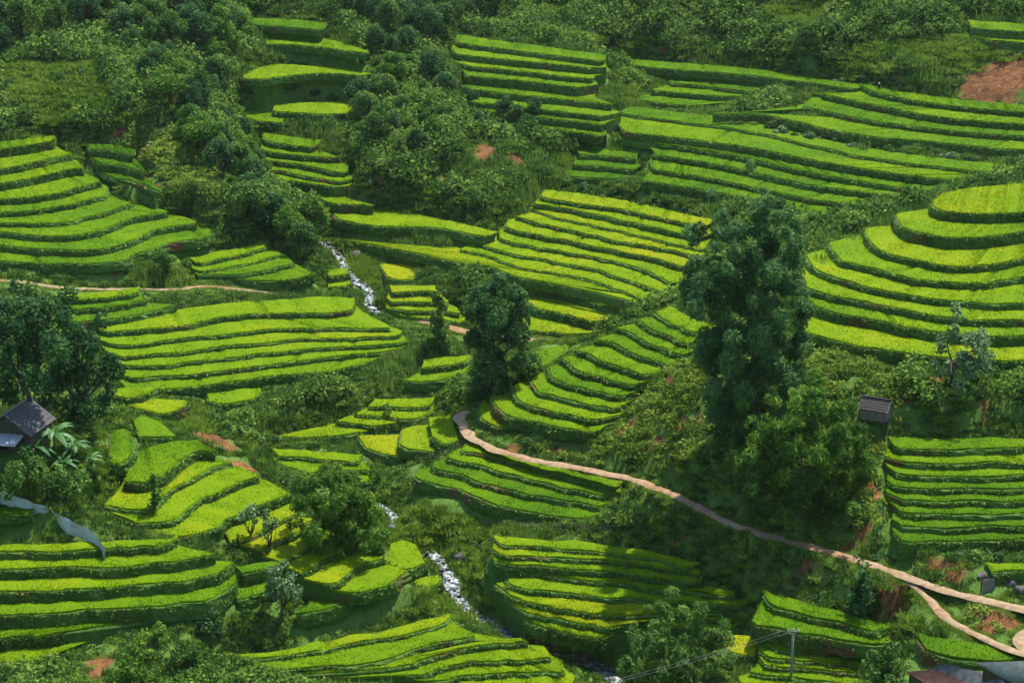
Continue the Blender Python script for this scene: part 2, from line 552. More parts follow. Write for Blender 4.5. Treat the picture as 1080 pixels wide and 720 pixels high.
# --- gully
field('leaf shaped paddies beyond the gully left of the tall round tree', None, .25, .55, [
    [(418, 403), (460, 402), (496, 394)], [(440, 390), (470, 386), (497, 381)], [(448, 381), (470, 378), (498, 376)]])
field('lens shaped rice paddies in the gully between the bushes', 8.6, .22, .60, [
    [(286, 461), (330, 462), (370, 459), (396, 453)],
    [(350, 444), (380, 448), (400, 450), (424, 446)],
    [(368, 437), (410, 441), (430, 443), (452, 438)],
    [(383, 430), (420, 430), (457, 430)],
    [(396, 423), (420, 422), (458, 421)]])
field('rice plots in the gully just above the light green bamboo', None, .22, .60, [
    [(316, 510), (350, 511), (400, 508)],
    [(290, 490), (320, 499), (352, 497), (400, 498)],
    [(288, 482), (330, 484), (360, 487), (385, 489)],
    [(288, 475), (330, 477), (360, 479), (380, 482)]])
field('ripe yellow paddy behind the bamboo fence by the path bend', None, .2, .82, [
    [(378, 471), (410, 480), (442, 480)], [(378, 461), (400, 460), (424, 460)]])
field('round green paddy behind the bamboo fence by the path bend', None, .2, .62, [
    [(415, 467), (430, 474), (464, 477)], [(424, 453), (440, 450), (456, 450)]])
field('upright green paddy squeezed beside the path bend', None, .2, .55, [
    [(456, 462), (468, 469), (484, 466)], [(452, 442), (464, 439), (474, 438)]])
# --- spur
field('tight rice terraces wrapped round the grassy spur above the path bend', 14.6, .32, .46, [
    [(519, 417), (521, 428), (533, 437), (553, 443), (590, 451), (638, 458)],
    [(541, 407), (543, 417), (550, 425), (577, 433), (607, 440), (638, 444)],
    [(560, 397), (563, 408), (572, 415), (600, 422), (630, 429), (656, 432)],
    [(577, 388), (582, 397), (592, 404), (620, 411), (645, 417), (663, 419)],
    [(593, 379), (602, 387), (612, 393), (640, 400), (660, 406), (673, 407)],
    [(609, 370), (621, 375), (632, 380), (655, 388), (675, 395), (684, 396)],
    [(628, 359), (645, 362), (656, 368), (670, 374), (700, 384), (714, 387)],
    [(650, 347), (664, 351), (674, 357), (690, 365), (712, 373), (726, 376)],
    [(672, 338), (680, 343), (690, 349), (704, 355), (722, 362), (734, 365)],
    [(690, 331), (697, 335), (706, 341), (720, 347), (734, 352), (745, 355)],
    [(706, 324), (712, 327), (720, 332), (732, 338), (744, 342), (755, 345)]], keep_left=1)
field('small yellow rice lip at the blunt tip of the grassy spur', None, .46, .72, [
    [(503, 430), (511, 443), (525, 450), (546, 453)], [(508, 422), (520, 434), (530, 441), (548, 445)]])
field('triangle of grass green rice in the hollow behind the spur', None, .2, .45, [
    [(545, 393), (575, 386), (600, 372)], [(548, 376), (575, 370), (598, 364)]])
# --- knoll
field('bright rice terraces ringing the round knoll on the right', 28.6, .20, .60, [
    [(848, 350), (862, 355), (904, 365), (980, 376), (1040, 380), (1110, 382)],
    [(848, 318), (866, 326), (904, 335), (946, 343), (990, 351), (1040, 355), (1110, 356)],
    [(836, 293), (846, 302), (872, 311), (923, 321), (983, 333), (1029, 338), (1110, 338)],
    [(850, 270), (858, 282), (870, 289), (893, 297), (946, 310), (1006, 318), (1057, 321), (1110, 320)],
    [(874, 257), (878, 266), (889, 276), (923, 284), (960, 294), (1004, 299), (1045, 298), (1110, 288)],
    [(910, 242), (914, 252), (924, 261), (941, 269), (974, 277), (1015, 282), (1049, 279), (1110, 266)],
    [(944, 227), (950, 237), (962, 244), (978, 248), (1015, 252), (1060, 248), (1110, 240)],
    [(984, 211), (986, 219), (994, 223), (1022, 226), (1060, 226), (1110, 222)],
    [(990, 208), (1000, 204), (1030, 199), (1080, 195), (1110, 194)]], keep_left=1)
# --- right foreground
field('straight dark green rice terraces at the right edge below the stilt hut', 17.8, .34, .36, [
    [(942, 571), (1000, 572), (1050, 570), (1110, 567)],
    [(943, 556), (1000, 557), (1055, 556), (1110, 554)],
    [(941, 542), (1000, 543), (1052, 543), (1110, 540)],
    [(944, 528), (1000, 529), (1055, 529), (1110, 527)],
    [(934, 514), (1000, 516), (1058, 516), (1110, 514)],
    [(936, 501), (1000, 503), (1055, 503), (1110, 501)],
    [(938, 488), (1000, 489), (1050, 489), (1110, 488)],
    [(932, 474), (1000, 475), (1054, 473), (1096, 473)],
    [(938, 463), (1000, 464), (1050, 464), (1096, 464)]])
field('green rice strip behind the pale plank gate at the right edge', None, .3, .42, [
    [(1038, 606), (1060, 603), (1110, 600)], [(1044, 598), (1060, 596), (1110, 594)]])
field('deep green rice terraces below the bend of the dirt path', 9.4, .32, .34, [
    [(426, 499), (450, 508), (490, 520), (540, 537), (585, 545), (628, 548)],
    [(443, 491), (480, 500), (540, 518), (600, 529), (641, 536)],
    [(460, 482), (500, 490), (540, 501), (600, 516), (648, 525)],
    [(478, 474), (520, 483), (560, 493), (610, 507), (656, 518)],
    [(492, 468), (540, 481), (600, 497), (656, 510)]])
field('sunny rice terraces with yellow ripe strips right of the rocky stream', 4.8, .36, .64, [
    [(574, 662), (600, 668), (618, 672), (637, 673)],
    [(553, 647), (590, 653), (625, 660), (648, 662)],
    [(532, 625), (550, 634), (590, 642), (630, 648), (676, 649)],
    [(521, 610), (540, 619), (600, 626), (650, 631), (690, 633), (745, 637), (795, 641)],
    [(548, 603), (600, 610), (650, 615), (690, 621), (745, 626), (795, 631)],
    [(533, 595), (580, 599), (630, 602), (680, 608), (740, 616)],
    [(520, 585), (560, 588), (600, 589), (640, 591), (690, 597), (740, 607)],
    [(520, 575), (560, 577), (600, 580), (645, 584), (690, 590), (738, 602)],
    [(521, 567), (560, 570), (600, 572), (645, 577), (690, 584), (736, 596)]])
field('light green rice strips behind the round bamboo clump at the bottom', None, .36, .70, [
    [(664, 657), (700, 661), (745, 661), (786, 667)],
    [(662, 647), (690, 648), (735, 652), (776, 657)],
    [(660, 637), (720, 643), (782, 648)],
    [(660, 632), (720, 637), (782, 642)]])
field('ripe yellow patch right of the bottom bamboo clump', None, .3, .9, [
    [(770, 686), (782, 691), (797, 692)], [(768, 673), (782, 672), (798, 674)]])
field('tall deep green rice rows below the shaded slope at lower right', 10.2, .36, .30, [
    [(780, 658), (830, 666), (890, 676), (942, 683)],
    [(800, 638), (850, 649), (900, 662), (940, 670)],
    [(806, 626), (850, 638), (900, 652), (938, 662)]], tall=1.35)
field('light green rice rows around the utility pole at the bottom', 6.6, .36, .58, [
    [(770, 721), (820, 724), (880, 728), (930, 734)],
    [(780, 710), (830, 715), (880, 720), (920, 726)],
    [(799, 701), (840, 705), (880, 708), (916, 712)],
    [(800, 690), (830, 696), (870, 699), (918, 702)],
    [(800, 681), (830, 686), (870, 689), (918, 692)],
    [(800, 670), (840, 673), (880, 681), (926, 690)],
    [(800, 664), (840, 667), (880, 674), (926, 682)]])
field('vivid green rice strip beside the grey roofs at lower right', None, .35, .36, [
    [(966, 684), (1000, 694), (1045, 699), (1110, 694)], [(968, 671), (1000, 677), (1045, 685), (1110, 688)]], tall=1.5)
# --- bottom centre, left of the stream
field('swooping rice terraces at the bottom beside the rocky stream', 1.6, .27, .64, [
    [(455, 742), (500, 738), (560, 738), (620, 742)],
    [(462, 730), (500, 726), (545, 724), (610, 726)],
    [(462, 719), (495, 713), (540, 710), (606, 709)],
    [(446, 716), (470, 703), (500, 699), (540, 697), (592, 695)],
    [(424, 708), (445, 697), (480, 686), (520, 680), (572, 677)],
    [(284, 709), (350, 703), (400, 698), (425, 690), (460, 679), (518, 669)],
    [(230, 699), (290, 694), (340, 685), (400, 675), (440, 666), (480, 658)],
    [(236, 694), (290, 688), (340, 678), (400, 667), (440, 657), (476, 651)]])
# --- bottom left
field('shaded rice terraces in the lower left corner', 7.6, .40, .42, [
    [(-40, 702), (0, 700), (30, 698), (58, 692)],
    [(-40, 675), (0, 673), (40, 671), (80, 664)],
    [(-40, 650), (0, 649), (60, 647), (100, 643), (150, 641), (200, 636), (242, 630)],
    [(-40, 626), (0, 625), (60, 623), (98, 621), (150, 617), (200, 612), (250, 602)],
    [(-40, 602), (0, 601), (60, 599), (90, 599), (150, 597), (200, 590), (245, 583)],
    [(-40, 584), (0, 583), (60, 582), (100, 580), (150, 577), (188, 573)],
    [(-40, 577), (0, 576), (60, 575), (100, 573), (150, 571), (188, 568)]])
field('end pieces of rice terraces below the two thin trees', None, .40, .40, [
    [(244, 634), (270, 629), (296, 621)], [(250, 607), (275, 602), (300, 595)], [(250, 600), (275, 595), (300, 589)]])
field('dim upper rice strips beside the grey netting', None, .4, .30, [
    [(-40, 545), (0, 544), (44, 542)], [(-40, 538), (0, 537), (36, 535)]], h0=.6)
field('dark green tongue of rice below the yellow nose terraces', None, .3, .32, [
    [(303, 651), (345, 642), (394, 627)], [(330, 636), (360, 629), (390, 620)]])
# --- nose in the left middle
field('yellowish rice terraces stepping down the nose beside the bamboo', 8.6, .3, .70, [
    [(371, 626), (385, 625), (405, 619), (430, 603)],
    [(342, 617), (354, 615), (367, 603), (404, 589)],
    [(317, 605), (327, 600), (342, 590), (380, 573)],
    [(296, 593), (306, 588), (322, 581), (354, 563)],
    [(274, 581), (284, 576), (302, 567), (337, 549)],
    [(252, 571), (264, 566), (290, 553), (314, 544)],
    [(250, 562), (264, 556), (290, 543), (310, 535)]], taper=.5, h0=.9)
field('thin rice shelf joining the smooth bright bays to the yellow nose terraces', None, .24, .6, [
    [(238, 577), (262, 563), (290, 549), (318, 535)], [(238, 560), (265, 548), (290, 537), (316, 524)]], h0=.7, taper=.5)
field('smooth bright rice bays on the crest left of the red landslip', 12.4, .24, .50, [
    [(178, 567), (205, 565), (228, 557), (236, 549), (262, 539), (285, 530), (310, 519)],
    [(140, 553), (172, 551), (190, 545), (207, 531), (235, 517), (260, 508), (282, 503)],
    [(104, 532), (135, 538), (160, 537), (174, 522), (198, 508), (224, 494), (252, 488)],
    [(128, 508), (150, 510), (170, 503), (186, 490), (205, 478), (222, 476), (238, 479)],
    [(138, 486), (152, 476), (170, 470), (190, 466), (204, 466)]], taper=.5, h0=.9)
field('small shaded paddy hugging the dark trees above the banana plants', None, .2, .40, [
    [(110, 487), (126, 490), (141, 476)], [(118, 456), (130, 454), (140, 460)]])
field('little green paddies behind the grassy crest', None, .2, .44, [
    [(146, 462), (160, 462), (186, 461)], [(140, 443), (152, 441), (168, 447)]])
field('green paddy at the foot of the bamboo beside the stream', None, .2, .38, [
    [(407, 599), (430, 600), (448, 594)], [(412, 574), (426, 571), (438, 576)]])
field('tiny lime paddy on the stream meadow', None, .2, .66, [
    [(436, 620), (450, 621), (466, 614)], [(438, 612), (450, 610), (462, 608)]])

# ------------------------------------------------------------------ ways and water: (u, v, z)
PATH_L = [(-60, 291, 20.6), (0, 296, 20.2), (30, 298, 20.0), (60, 303, 19.4), (100, 305, 18.8), (150, 305, 18.0), (190, 305, 17.4),
          (215, 302, 17.2), (250, 305, 16.4), (290, 310, 15.4), (336, 315, 14.4)]
PATH_M = [(424, 332, 13.4), (445, 337, 13.3), (470, 344, 13.2), (500, 351, 13.5), (560, 358, 13.6), (588, 361, 13.6), (608, 367, 13.4)]
PATH_R = [(492, 434, 12.2), (485, 441, 12.0), (490, 452, 12.0), (500, 463, 12.1), (520, 473, 12.2), (550, 482, 12.4), (580, 488, 12.6),
          (610, 493, 12.8), (640, 499, 13.0), (670, 506, 13.2), (700, 517, 13.0), (730, 531, 12.9), (760, 547, 12.9), (790, 559, 13.2),
          (820, 567, 14.0), (850, 575, 14.3), (880, 583, 14.6), (910, 592, 14.9), (940, 602, 15.2), (970, 613, 15.5), (1000, 623, 15.8),
          (1040, 633, 16.2), (1080, 642, 16.6), (1130, 652, 17.0)]
PATH_B = [(952, 606, 15.3), (966, 618, 15.1), (984, 636, 14.9), (1000, 652, 14.8), (1025, 667, 14.9), (1050, 678, 15.1), (1074, 687, 15.3), (1120, 700, 15.4)]
ROAD = [(1170, 652, 16.4), (1120, 656, 16.0), (1090, 664, 15.7), (1077, 675, 15.5), (1090, 688, 15.4), (1140, 697, 15.4)]
STREAM_A = [(332, 252, 17.6), (346, 259, 17.0), (356, 268, 16.3), (364, 280, 15.6), (372, 292, 14.9), (384, 300, 14.3), (389, 308, 13.9), (387, 318, 13.4), (394, 326, 13.0), (400, 332, 12.6)]
STREAM_B = [(452, 580, 4.4), (460, 587, 4.1), (468, 594, 3.8),
            (474, 606, 3.4), (480, 622, 3.0), (486, 634, 2.7), (500, 646, 2.4), (520, 657, 2.1), (540, 666, 1.9), (556, 674, 1.6),
            (590, 684, 1.2), (625, 698, .8), (660, 724, .2), (690, 760, -.4)]

STREAM_C = [(398, 530, 5.8), (408, 536, 5.7), (414, 541, 5.6), (410, 548, 5.5), (404, 553, 5.4)]

# spot heights on the open slopes: (u, v, distance)
SPOTS = [(-120, 120, 348), (0, 120, 348), (60, 60, 372), (0, 30, 392), (120, 110, 348), (170, 150, 331), (150, 60, 368), (120, 10, 398),
         (210, 190, 312), (250, 230, 301), (200, 100, 352), (260, 150, 342), (240, 50, 385), (230, 10, 410), (310, 260, 303), (330, 285, 294), (280, 215, 312),
         (290, 10, 420), (420, 20, 420), (430, 60, 395), (410, 100, 372), (440, 150, 335), (400, 185, 327), (440, 205, 321), (500, 195, 318), (540, 160, 337),
         (500, 15, 445), (540, 35, 432), (620, 30, 416), (700, 45, 402), (760, 60, 392), (700, 10, 418), (850, 30, 388), (950, 50, 364), (1060, 80, 347), (1060, 15, 374),
         (1130, 60, 352), (980, 10, 384), (900, 75, 368), (640, 165, 323), (610, 190, 317), (690, 205, 305), (760, 225, 297), (840, 243, 287),
         (440, 290, 295), (480, 310, 284), (520, 330, 278), (380, 335, 286), (350, 330, 284),
         (300, 430, 240), (350, 410, 247), (430, 400, 250), (230, 450, 232), (280, 480, 221), (270, 440, 238), (470, 360, 266), (520, 395, 252), (480, 420, 240),
         (80, 440, 207), (30, 470, 199), (-60, 470, 197), (20, 505, 192), (60, 515, 190), (-60, 400, 222), (60, 380, 240), (60, 560, 183), (100, 470, 201),
         (120, 680, 171), (180, 665, 174), (60, 715, 165), (160, 715, 166), (260, 660, 177), (330, 660, 178), (420, 645, 184), (250, 720, 168), (240, 680, 174),
         (440, 560, 207), (500, 600, 199), (520, 560, 208), (600, 560, 203), (450, 530, 214), (470, 640, 189), (660, 555, 201), (700, 580, 195), (760, 600, 188),
         (640, 470, 217), (700, 450, 215), (690, 400, 230), (740, 470, 206), (760, 400, 218), (780, 500, 200), (820, 540, 193), (740, 380, 232), (780, 350, 236), (800, 320, 245), (815, 280, 262),
         (850, 420, 203), (850, 480, 197), (900, 450, 199), (900, 520, 190), (900, 570, 182), (920, 400, 205), (1000, 420, 198), (1060, 420, 197), (1000, 448, 193), (1120, 440, 194),
         (940, 590, 178), (1000, 600, 172), (1060, 590, 172), (860, 615, 181), (900, 635, 175), (950, 640, 172), (980, 660, 166), (1040, 650, 168), (930, 690, 163), (700, 700, 178), (660, 690, 182), (760, 700, 174),
         (640, 720, 176), (960, 720, 155), (1040, 715, 154), (1110, 715, 154)]
# the ground outside the picture, in world metres
WORLD_SPOTS = [(0, 480, 80), (-150, 480, 92), (150, 480, 92), (0, 560, 118), (-200, 400, 70), (200, 400, 72), (-200, 300, 44), (200, 300, 52), (-200, 200, 34), (200, 200, 36), (120, 215, 36), (-130, 240, 30),
               (0, 620, 140), (-200, 620, 150), (200, 620, 150), (-80, 130, 18), (0, 140, 4), (80, 130, 18), (-200, 120, 40), (200, 120, 40),
               (0, 100, 22), (-100, 90, 34), (100, 90, 34), (0, 50, 56), (-120, 40, 66), (120, 40, 66), (0, 5, 88), (-150, 0, 96), (150, 0, 96), (0, -40, 104)]

# ------------------------------------------------------------------ from the survey to the ground
def prep(b):
    L = b['lines']
    M_ = 24
    px = [curve(l, M_) for l in L]
    zs = [b['z0']]
    n = len(L)
    for k in range(1, n):
        z = zs[-1]
        P = at_z(px[k - 1], z)
        D = P[:, 1]
        # meet the sight line with the hill plane z + s (y - D)
        d = rays(px[k]); s = b['slope']
        y = (z - EYE - s * D) / (d[:, 2] / d[:, 1] - s)
        dz = np.median(s * (y - D))
        zs.append(z + float(np.clip(dz, .45, 3.2)))
    b['zs'] = zs
    ctrl = []
    for k in range(n):
        last = k == n - 1
        zz = zs[k - 1] if last else zs[k]
        P = at_z(px[k], zz)
        lo = 1.2 if k == 0 else (zs[k] - zs[k - 1]) + .25
        Q = P[::3].copy()
        Q[:, 2] -= .25 if last else lo
        ctrl.append(Q)
    b['ctrl'] = np.vstack(ctrl)


def rbf_fit(C, lam=.6):
    n = len(C)
    X = C[:, :2] / 100
    r = np.sqrt(((X[:, None] - X[None]) ** 2).sum(-1))
    A = np.zeros((n + 3, n + 3))
    A[:n, :n] = -r + np.eye(n) * lam / 100
    A[:n, n] = 1; A[:n, n + 1:] = X
    A[n, :n] = 1; A[n + 1:, :n] = X.T
    rhs = np.zeros(n + 3); rhs[:n] = C[:, 2]
    return X, np.linalg.solve(A, rhs)


def rbf_eval(fit, P):
    X, wt = fit
    out = np.empty(len(P)); P = P / 100
    n = len(X)
    for i in range(0, len(P), 4000):
        p = P[i:i + 4000]
        r = np.sqrt(((p[:, None] - X[None]) ** 2).sum(-1))
        out[i:i + 4000] = -r @ wt[:n] + wt[n] + p @ wt[n + 1:]
    return out


def thin(C, d):
    seen = {}; keep = []
    for i, c in enumerate(C):
        key = (int(c[0] // d), int(c[1] // d))
        if key in seen: continue
        seen[key] = 1; keep.append(i)
    return C[keep]


GX0, GX1, GY0, GY1, GS = -230, 230, -60, 640, 1.25
NX, NY = int((GX1 - GX0) / GS) + 1, int((GY1 - GY0) / GS) + 1
gx = GX0 + np.arange(NX) * GS
gy = GY0 + np.arange(NY) * GS


def solve(ctrl):
    C = thin(np.vstack(ctrl), 1.6)
    fit = rbf_fit(C)
    st = 2
    XX, YY = np.meshgrid(gx[::st], gy[::st])
    Z = rbf_eval(fit, np.stack([XX.ravel(), YY.ravel()], 1)).reshape(XX.shape)
    # back to the full grid
    Zr = np.stack([np.interp(gx, gx[::st], row) for row in Z])
    return np.stack([np.interp(gy, gy[::st], Zr[:, i]) for i in range(NX)], 1)


def ground(P, Z=None):
    Z = HZ if Z is None else Z
    P = np.atleast_2d(P)
    fx = np.clip((P[:, 0] - GX0) / GS, 0, NX - 1.001); fy = np.clip((P[:, 1] - GY0) / GS, 0, NY - 1.001)
    i = fx.astype(int); j = fy.astype(int); a = fx - i; b = fy - j
    return (Z[j, i] * (1 - a) * (1 - b) + Z[j, i + 1] * a * (1 - b) + Z[j + 1, i] * (1 - a) * b + Z[j + 1, i + 1] * a * b)


def hit(uv, Z=None, Dmin=120):
    """first point of the ground along the sight lines"""
    d = rays(uv)
    d = d / d[:, 1:2]
    ys = np.arange(Dmin, 630, .5)
    out = np.zeros((len(d), 3))
    for k in range(len(d)):
        P = d[k][None] * ys[:, None]; P[:, 2] += EYE
        below = np.nonzero(P[:, 2] < ground(P, Z))[0]
        out[k] = P[below[0]] if len(below) else P[-1]
    return out


def way_pts(W): 
    W = np.asarray(W, float)
    P = at_z(W[:, :2], W[:, 2])
    return P


base_ctrl = [np.array(WORLD_SPOTS, float)]
sp = np.array(SPOTS, float)
base_ctrl.append(at_D(sp[:, :2], sp[:, 2]))
WAYS = {}
for nm, W, half, n in (('dirt_path', PATH_L, .72, 120), ('dirt_path', PATH_M, 1.25, 70), ('dirt_path', PATH_R, .78, 200), ('dirt_path', PATH_B, .55, 80), ('dirt_road', ROAD, .8, 50),
                       ('stream', STREAM_A, .75, 120), ('stream', STREAM_B, .68, 160), ('stream', STREAM_C, .5, 30)):
    P = curve(way_pts(W), n)
    WAYS.setdefault(nm, []).append((P, half))
    Q = P[::4].copy(); Q[:, 2] -= .1 if nm != 'stream' else .1
    base_ctrl.append(Q)
for b in FIELDS:
    if b['z0'] is not None: prep(b)
Z1 = solve([b['ctrl'] for b in FIELDS if b['z0'] is not None] + base_ctrl)
for b in FIELDS:
    if b['z0'] is None:
        l0 = curve(b['lines'][0], 5)
        b['z0'] = float(np.median(hit(l0, Z1)[:, 2])) + .2
        prep(b)
HZ = solve([b['ctrl'] for b in FIELDS] + base_ctrl)

# rolling unevenness of the open ground
XX, YY = np.meshgrid(gx, gy)
rough = np.zeros_like(XX)
for wl, am in ((23, .35), (11, .22), (5.5, .16)):
    for k in range(5):
        a = rng.uniform(0, 6.28)
        rough += am * .5 * np.sin((XX * math.cos(a) + YY * math.sin(a)) / wl * 6.28 + rng.uniform(0, 6.28))
HZ += rough
HZ += np.maximum(0, rng.normal(0, .10, HZ.shape))

# ------------------------------------------------------------------ terraces
OCC_S = .5
OX, OY = int((GX1 - GX0) / OCC_S) + 1, int((GY1 - GY0) / OCC_S) + 1
OCC = np.zeros((OY, OX), bool)         # where rice, ways, water or buildings keep the weeds off
LOW = np.full(HZ.shape, 1e9)           # the ground stays below this


def mark(P, rad=.5):
    k = int(math.ceil(rad / OCC_S))
    i = ((P[:, 0] - GX0) / OCC_S).astype(int); j = ((P[:, 1] - GY0) / OCC_S).astype(int)
    for a in range(-k, k + 1):
        for c in range(-k, k + 1):
            if a * a + c * c <= k * k + .1:
                OCC[np.clip(j + c, 0, OY - 1), np.clip(i + a, 0, OX - 1)] = True


def press(P, z):
    i = ((P[:, 0] - GX0) / GS); j = ((P[:, 1] - GY0) / GS)
    for a in (0, 1):
        for c in (0, 1):
            np.minimum.at(LOW, (np.clip(j.astype(int) + c, 0, NY - 1), np.clip(i.astype(int) + a, 0, NX - 1)), z)


def quad_grid(nr, nc, off=0, flip=False):
    i, j = np.meshgrid(np.arange(nr - 1), np.arange(nc - 1), indexing='ij')
    a = (i * nc + j).ravel() + off
    q = np.stack([a, a + 1, a + nc + 1, a + nc], 1)
    return q[:, ::-1] if flip else q


def build_field(b):
    root = empty('rice_plot' if len(b['lines']) < 3 else 'rice_terraces')
    tag(root, b['label'], 'rice terraces', 'rice terraces of the valley')
    L, zs = b['lines'], b['zs']
    n = len(L)
    # length in metres decides the sampling
    ln = max(np.linalg.norm(np.diff(at_z(curve(l, 30), zs[min(k, n - 2)]), axis=0), axis=1).sum() for k, l in enumerate(L))
    m = int(np.clip(ln / .9, 10, 220))
    step = ln / m
    E = []
    nrm = []
    for k in range(n):
        P = at_z(curve(L[k], m), zs[k] if k < n - 1 else zs[n - 2])
        T = np.gradient(P[:, :2], axis=0); T /= np.linalg.norm(T, axis=1)[:, None] + 1e-9
        nn = np.stack([T[:, 1], -T[:, 0]], 1)        # the lines run left to right: this points downhill
        P[:, :2] += nn * wob(m, step, 8, .26)[:, None]
        E.append(P); nrm.append(nn)
    # the ends of the paddies round off into the hill
    tl = min(2.6, .09 * ln) * b.get('taper', 1.0)
    if tl > .5:
        E0 = [e.copy() for e in E]
        for k in range(n - 1):
            for side in (0, 1):
                if side == 0 and b.get('keep_left'): continue
                if (project(E0[k][-side][None])[0, 0] > 1084) or (project(E0[k][-side][None])[0, 0] < -4): continue
                w_ = rng.uniform(.6, 1.3) * tl
                d_ = (np.arange(m) if side == 0 else np.arange(m)[::-1]) * step
                f = np.clip(1 - d_ / w_, 0, 1) ** 2 * .92
                E[k][:, :2] += (E0[k + 1][:, :2] - E0[k][:, :2]) * f[:, None]
    mid = np.mean([e.mean(0) for e in E], 0)
    root.location = (mid[0], mid[1], zs[0])
    org = np.array([mid[0], mid[1], zs[0]])
    tall = b.get('tall', 1.0)
    for k in range(n - 1):
        z = zs[k]
        h = zs[k] - zs[k - 1] if k else b.get('h0', 1.1)
        F = E[k]; nn = nrm[k]
        B = E[k + 1].copy()
        hb = (zs[k + 1] - z) if k < n - 2 else 0
        B[:, :2] += nrm[k + 1] * (.12 * hb - (.0 if k < n - 2 else 0))
        B[:, 2] = z
        # keep every paddy at least a stride deep
        dirn = B[:, :2] - F[:, :2]
        dep = (dirn * -nn).sum(1)
        bad = dep < .7
        B[bad, :2] = F[bad, :2] - nn[bad] * .7
        depth = np.linalg.norm(B[:, :2] - F[:, :2], axis=1)
        J = int(np.clip(np.median(depth) / .8, 3, 14))
        wv = np.linspace(0, 1, J)
        # ---- rice canopy
        ch = .24 * tall
        G = F[:, None] * (1 - wv)[None, :, None] + B[:, None] * wv[None, :, None]      # m x J x 3
        top = G.copy()
        top[:, 0, :2] += -nn * .10
        top[:, :, 2] = z + ch + rng.normal(0, .02, top.shape[:2]) + wob(m, step, 5, .05)[:, None]
        top[:, 0, 2] -= .04
        ends = (0, m - 1)
        V = [top.reshape(-1, 3)]
        Q = [quad_grid(m, J)[:, ::-1]]
        base = m * J
        foot = F.copy(); foot[:, 2] = z - .05
        V.append(foot)
        a = np.arange(m - 1)
        Q.append(np.stack([base + a, base + a + 1, (a + 1) * J, a * J], 1))
        base += m
        for e in ends:
            s = G[e].copy(); s[:, 2] = z - .05
            V.append(s)
            c = np.arange(J - 1)
            q = np.stack([e * J + c, e * J + c + 1, base + c + 1, base + c], 1)
            Q.append(q if e else q[:, ::-1]); base += J
        # plots along the paddy, parted by low balks, each sown a little earlier or later
        plot = np.zeros(m); gap = np.zeros(m, bool); i_ = 0
        while i_ < m:
            w_ = int(rng.uniform(9, 30) / step) + 3
            plot[i_:i_ + w_] = rng.uniform(-.22, .22)
            if 0 < i_ < m - 2 and rng.uniform() < .6: gap[i_] = True
            i_ += w_
        V[0][:, 2].reshape(m, J)[gap] -= .30
        nT = np.concatenate([np.repeat(.5 + plot, J) + rng.normal(0, .05, m * J), np.full(base - m * J, .35)])
        V = np.vstack(V)
        # ---- rice blades
        dmean = mid[1]
        dens = 20 * (190 / dmean) ** 2
        seg = step * depth
        p = seg / seg.sum()
        cnt = int(seg.sum() * dens)
        ii = np.clip(rng.choice(m, cnt, p=p) + rng.uniform(-.5, .5, cnt), 0, m - 1.001)
        ww = rng.uniform(0, 1, cnt)
        nf = int(m * step * 3 * (190 / dmean))          # a fuller fringe along the lip
        ii = np.concatenate([ii, rng.uniform(0, m - 1.001, nf)]); ww = np.concatenate([ww, np.abs(rng.normal(0, .25, nf)) / np.maximum(1, np.median(depth))])
        ww = np.clip(ww, 0, 1)
        cnt = len(ii)
        i0 = ii.astype(int); fr = (ii - i0)[:, None]
        Pf = F[i0] * (1 - fr) + F[i0 + 1] * fr; Pb = B[i0] * (1 - fr) + B[i0 + 1] * fr
        P0 = Pf * (1 - ww)[:, None] + Pb * ww[:, None]
        P0[:, 2] = z + .16 * tall
        an = rng.uniform(0, 6.28, cnt)
        bw = rng.uniform(.05, .10, cnt) * (dmean / 190)
        hh = rng.uniform(.12, .27, cnt) * tall
        lean = rng.uniform(.05, .32, cnt) * tall
        la = rng.uniform(0, 6.28, cnt)
        side = np.stack([np.cos(an), np.sin(an), np.zeros(cnt)], 1) * bw[:, None]
        tip = P0 + np.stack([np.cos(la) * lean, np.sin(la) * lean, hh], 1)
        BV = np.stack([P0 - side, P0 + side, tip], 1).reshape(-1, 3)
        BT = base + np.arange(cnt * 3).reshape(-1, 3)
        tb = np.repeat(rng.uniform(.3, .7, cnt) + plot[i0], 3)
        o = mesh_np('rice_paddy', np.vstack([V, BV]) - org, np.vstack(Q), BT, [M['rice']], root, np.concatenate([nT, tb]))
        r = b['ripe'] + rng.normal(0, .06)
        o.color = (r, 0, 0, 1)
        # ---- the bank below its lip
        rows = [(-.25, 0.0), (.22, .03), (.30, -.10), (.30 + .10 * h, -.35 * h - .1), (.30 + .16 * h, -.7 * h - .1), (.30 + .2 * h, -h - .25)]
        BB = []
        for q, (o_, dz) in enumerate(rows):
            X = F.copy()
            X[:, :2] += nn * (o_ + (rng.normal(0, .07, m) if q > 1 else 0))[:, None] if q > 1 else nn * o_
            X[:, 2] = z + dz + rng.normal(0, .04, m)
            BB.append(X)
        BB = np.stack(BB)                              # 6 x m x 3
        V = [BB.reshape(-1, 3)]
        Q = [quad_grid(6, m)]
        base = 6 * m
        # cheeks at both ends, under the paddy
        for e in ends:
            s1 = np.stack([F[e], B[e]]); s1[:, 2] = z - .02
            s2 = s1.copy(); s2[:, 2] = z - 2 * h - 1.2
            V += [s1, s2]
            q = np.array([[base, base + 1, base + 3, base + 2]])
            Q.append(q if e else q[:, ::-1]); base += 4
        V = np.vstack(V)
        cnt = int(m * step * (h + .3) * 46 * (190 / dmean) ** 1.4)
        ii = rng.uniform(0, m - 1.001, cnt); i0 = ii.astype(int); fr = (ii - i0)[:, None]
        rr = rng.uniform(.6, 4.99, cnt); r0 = rr.astype(int); rf = (rr - r0)[:, None]
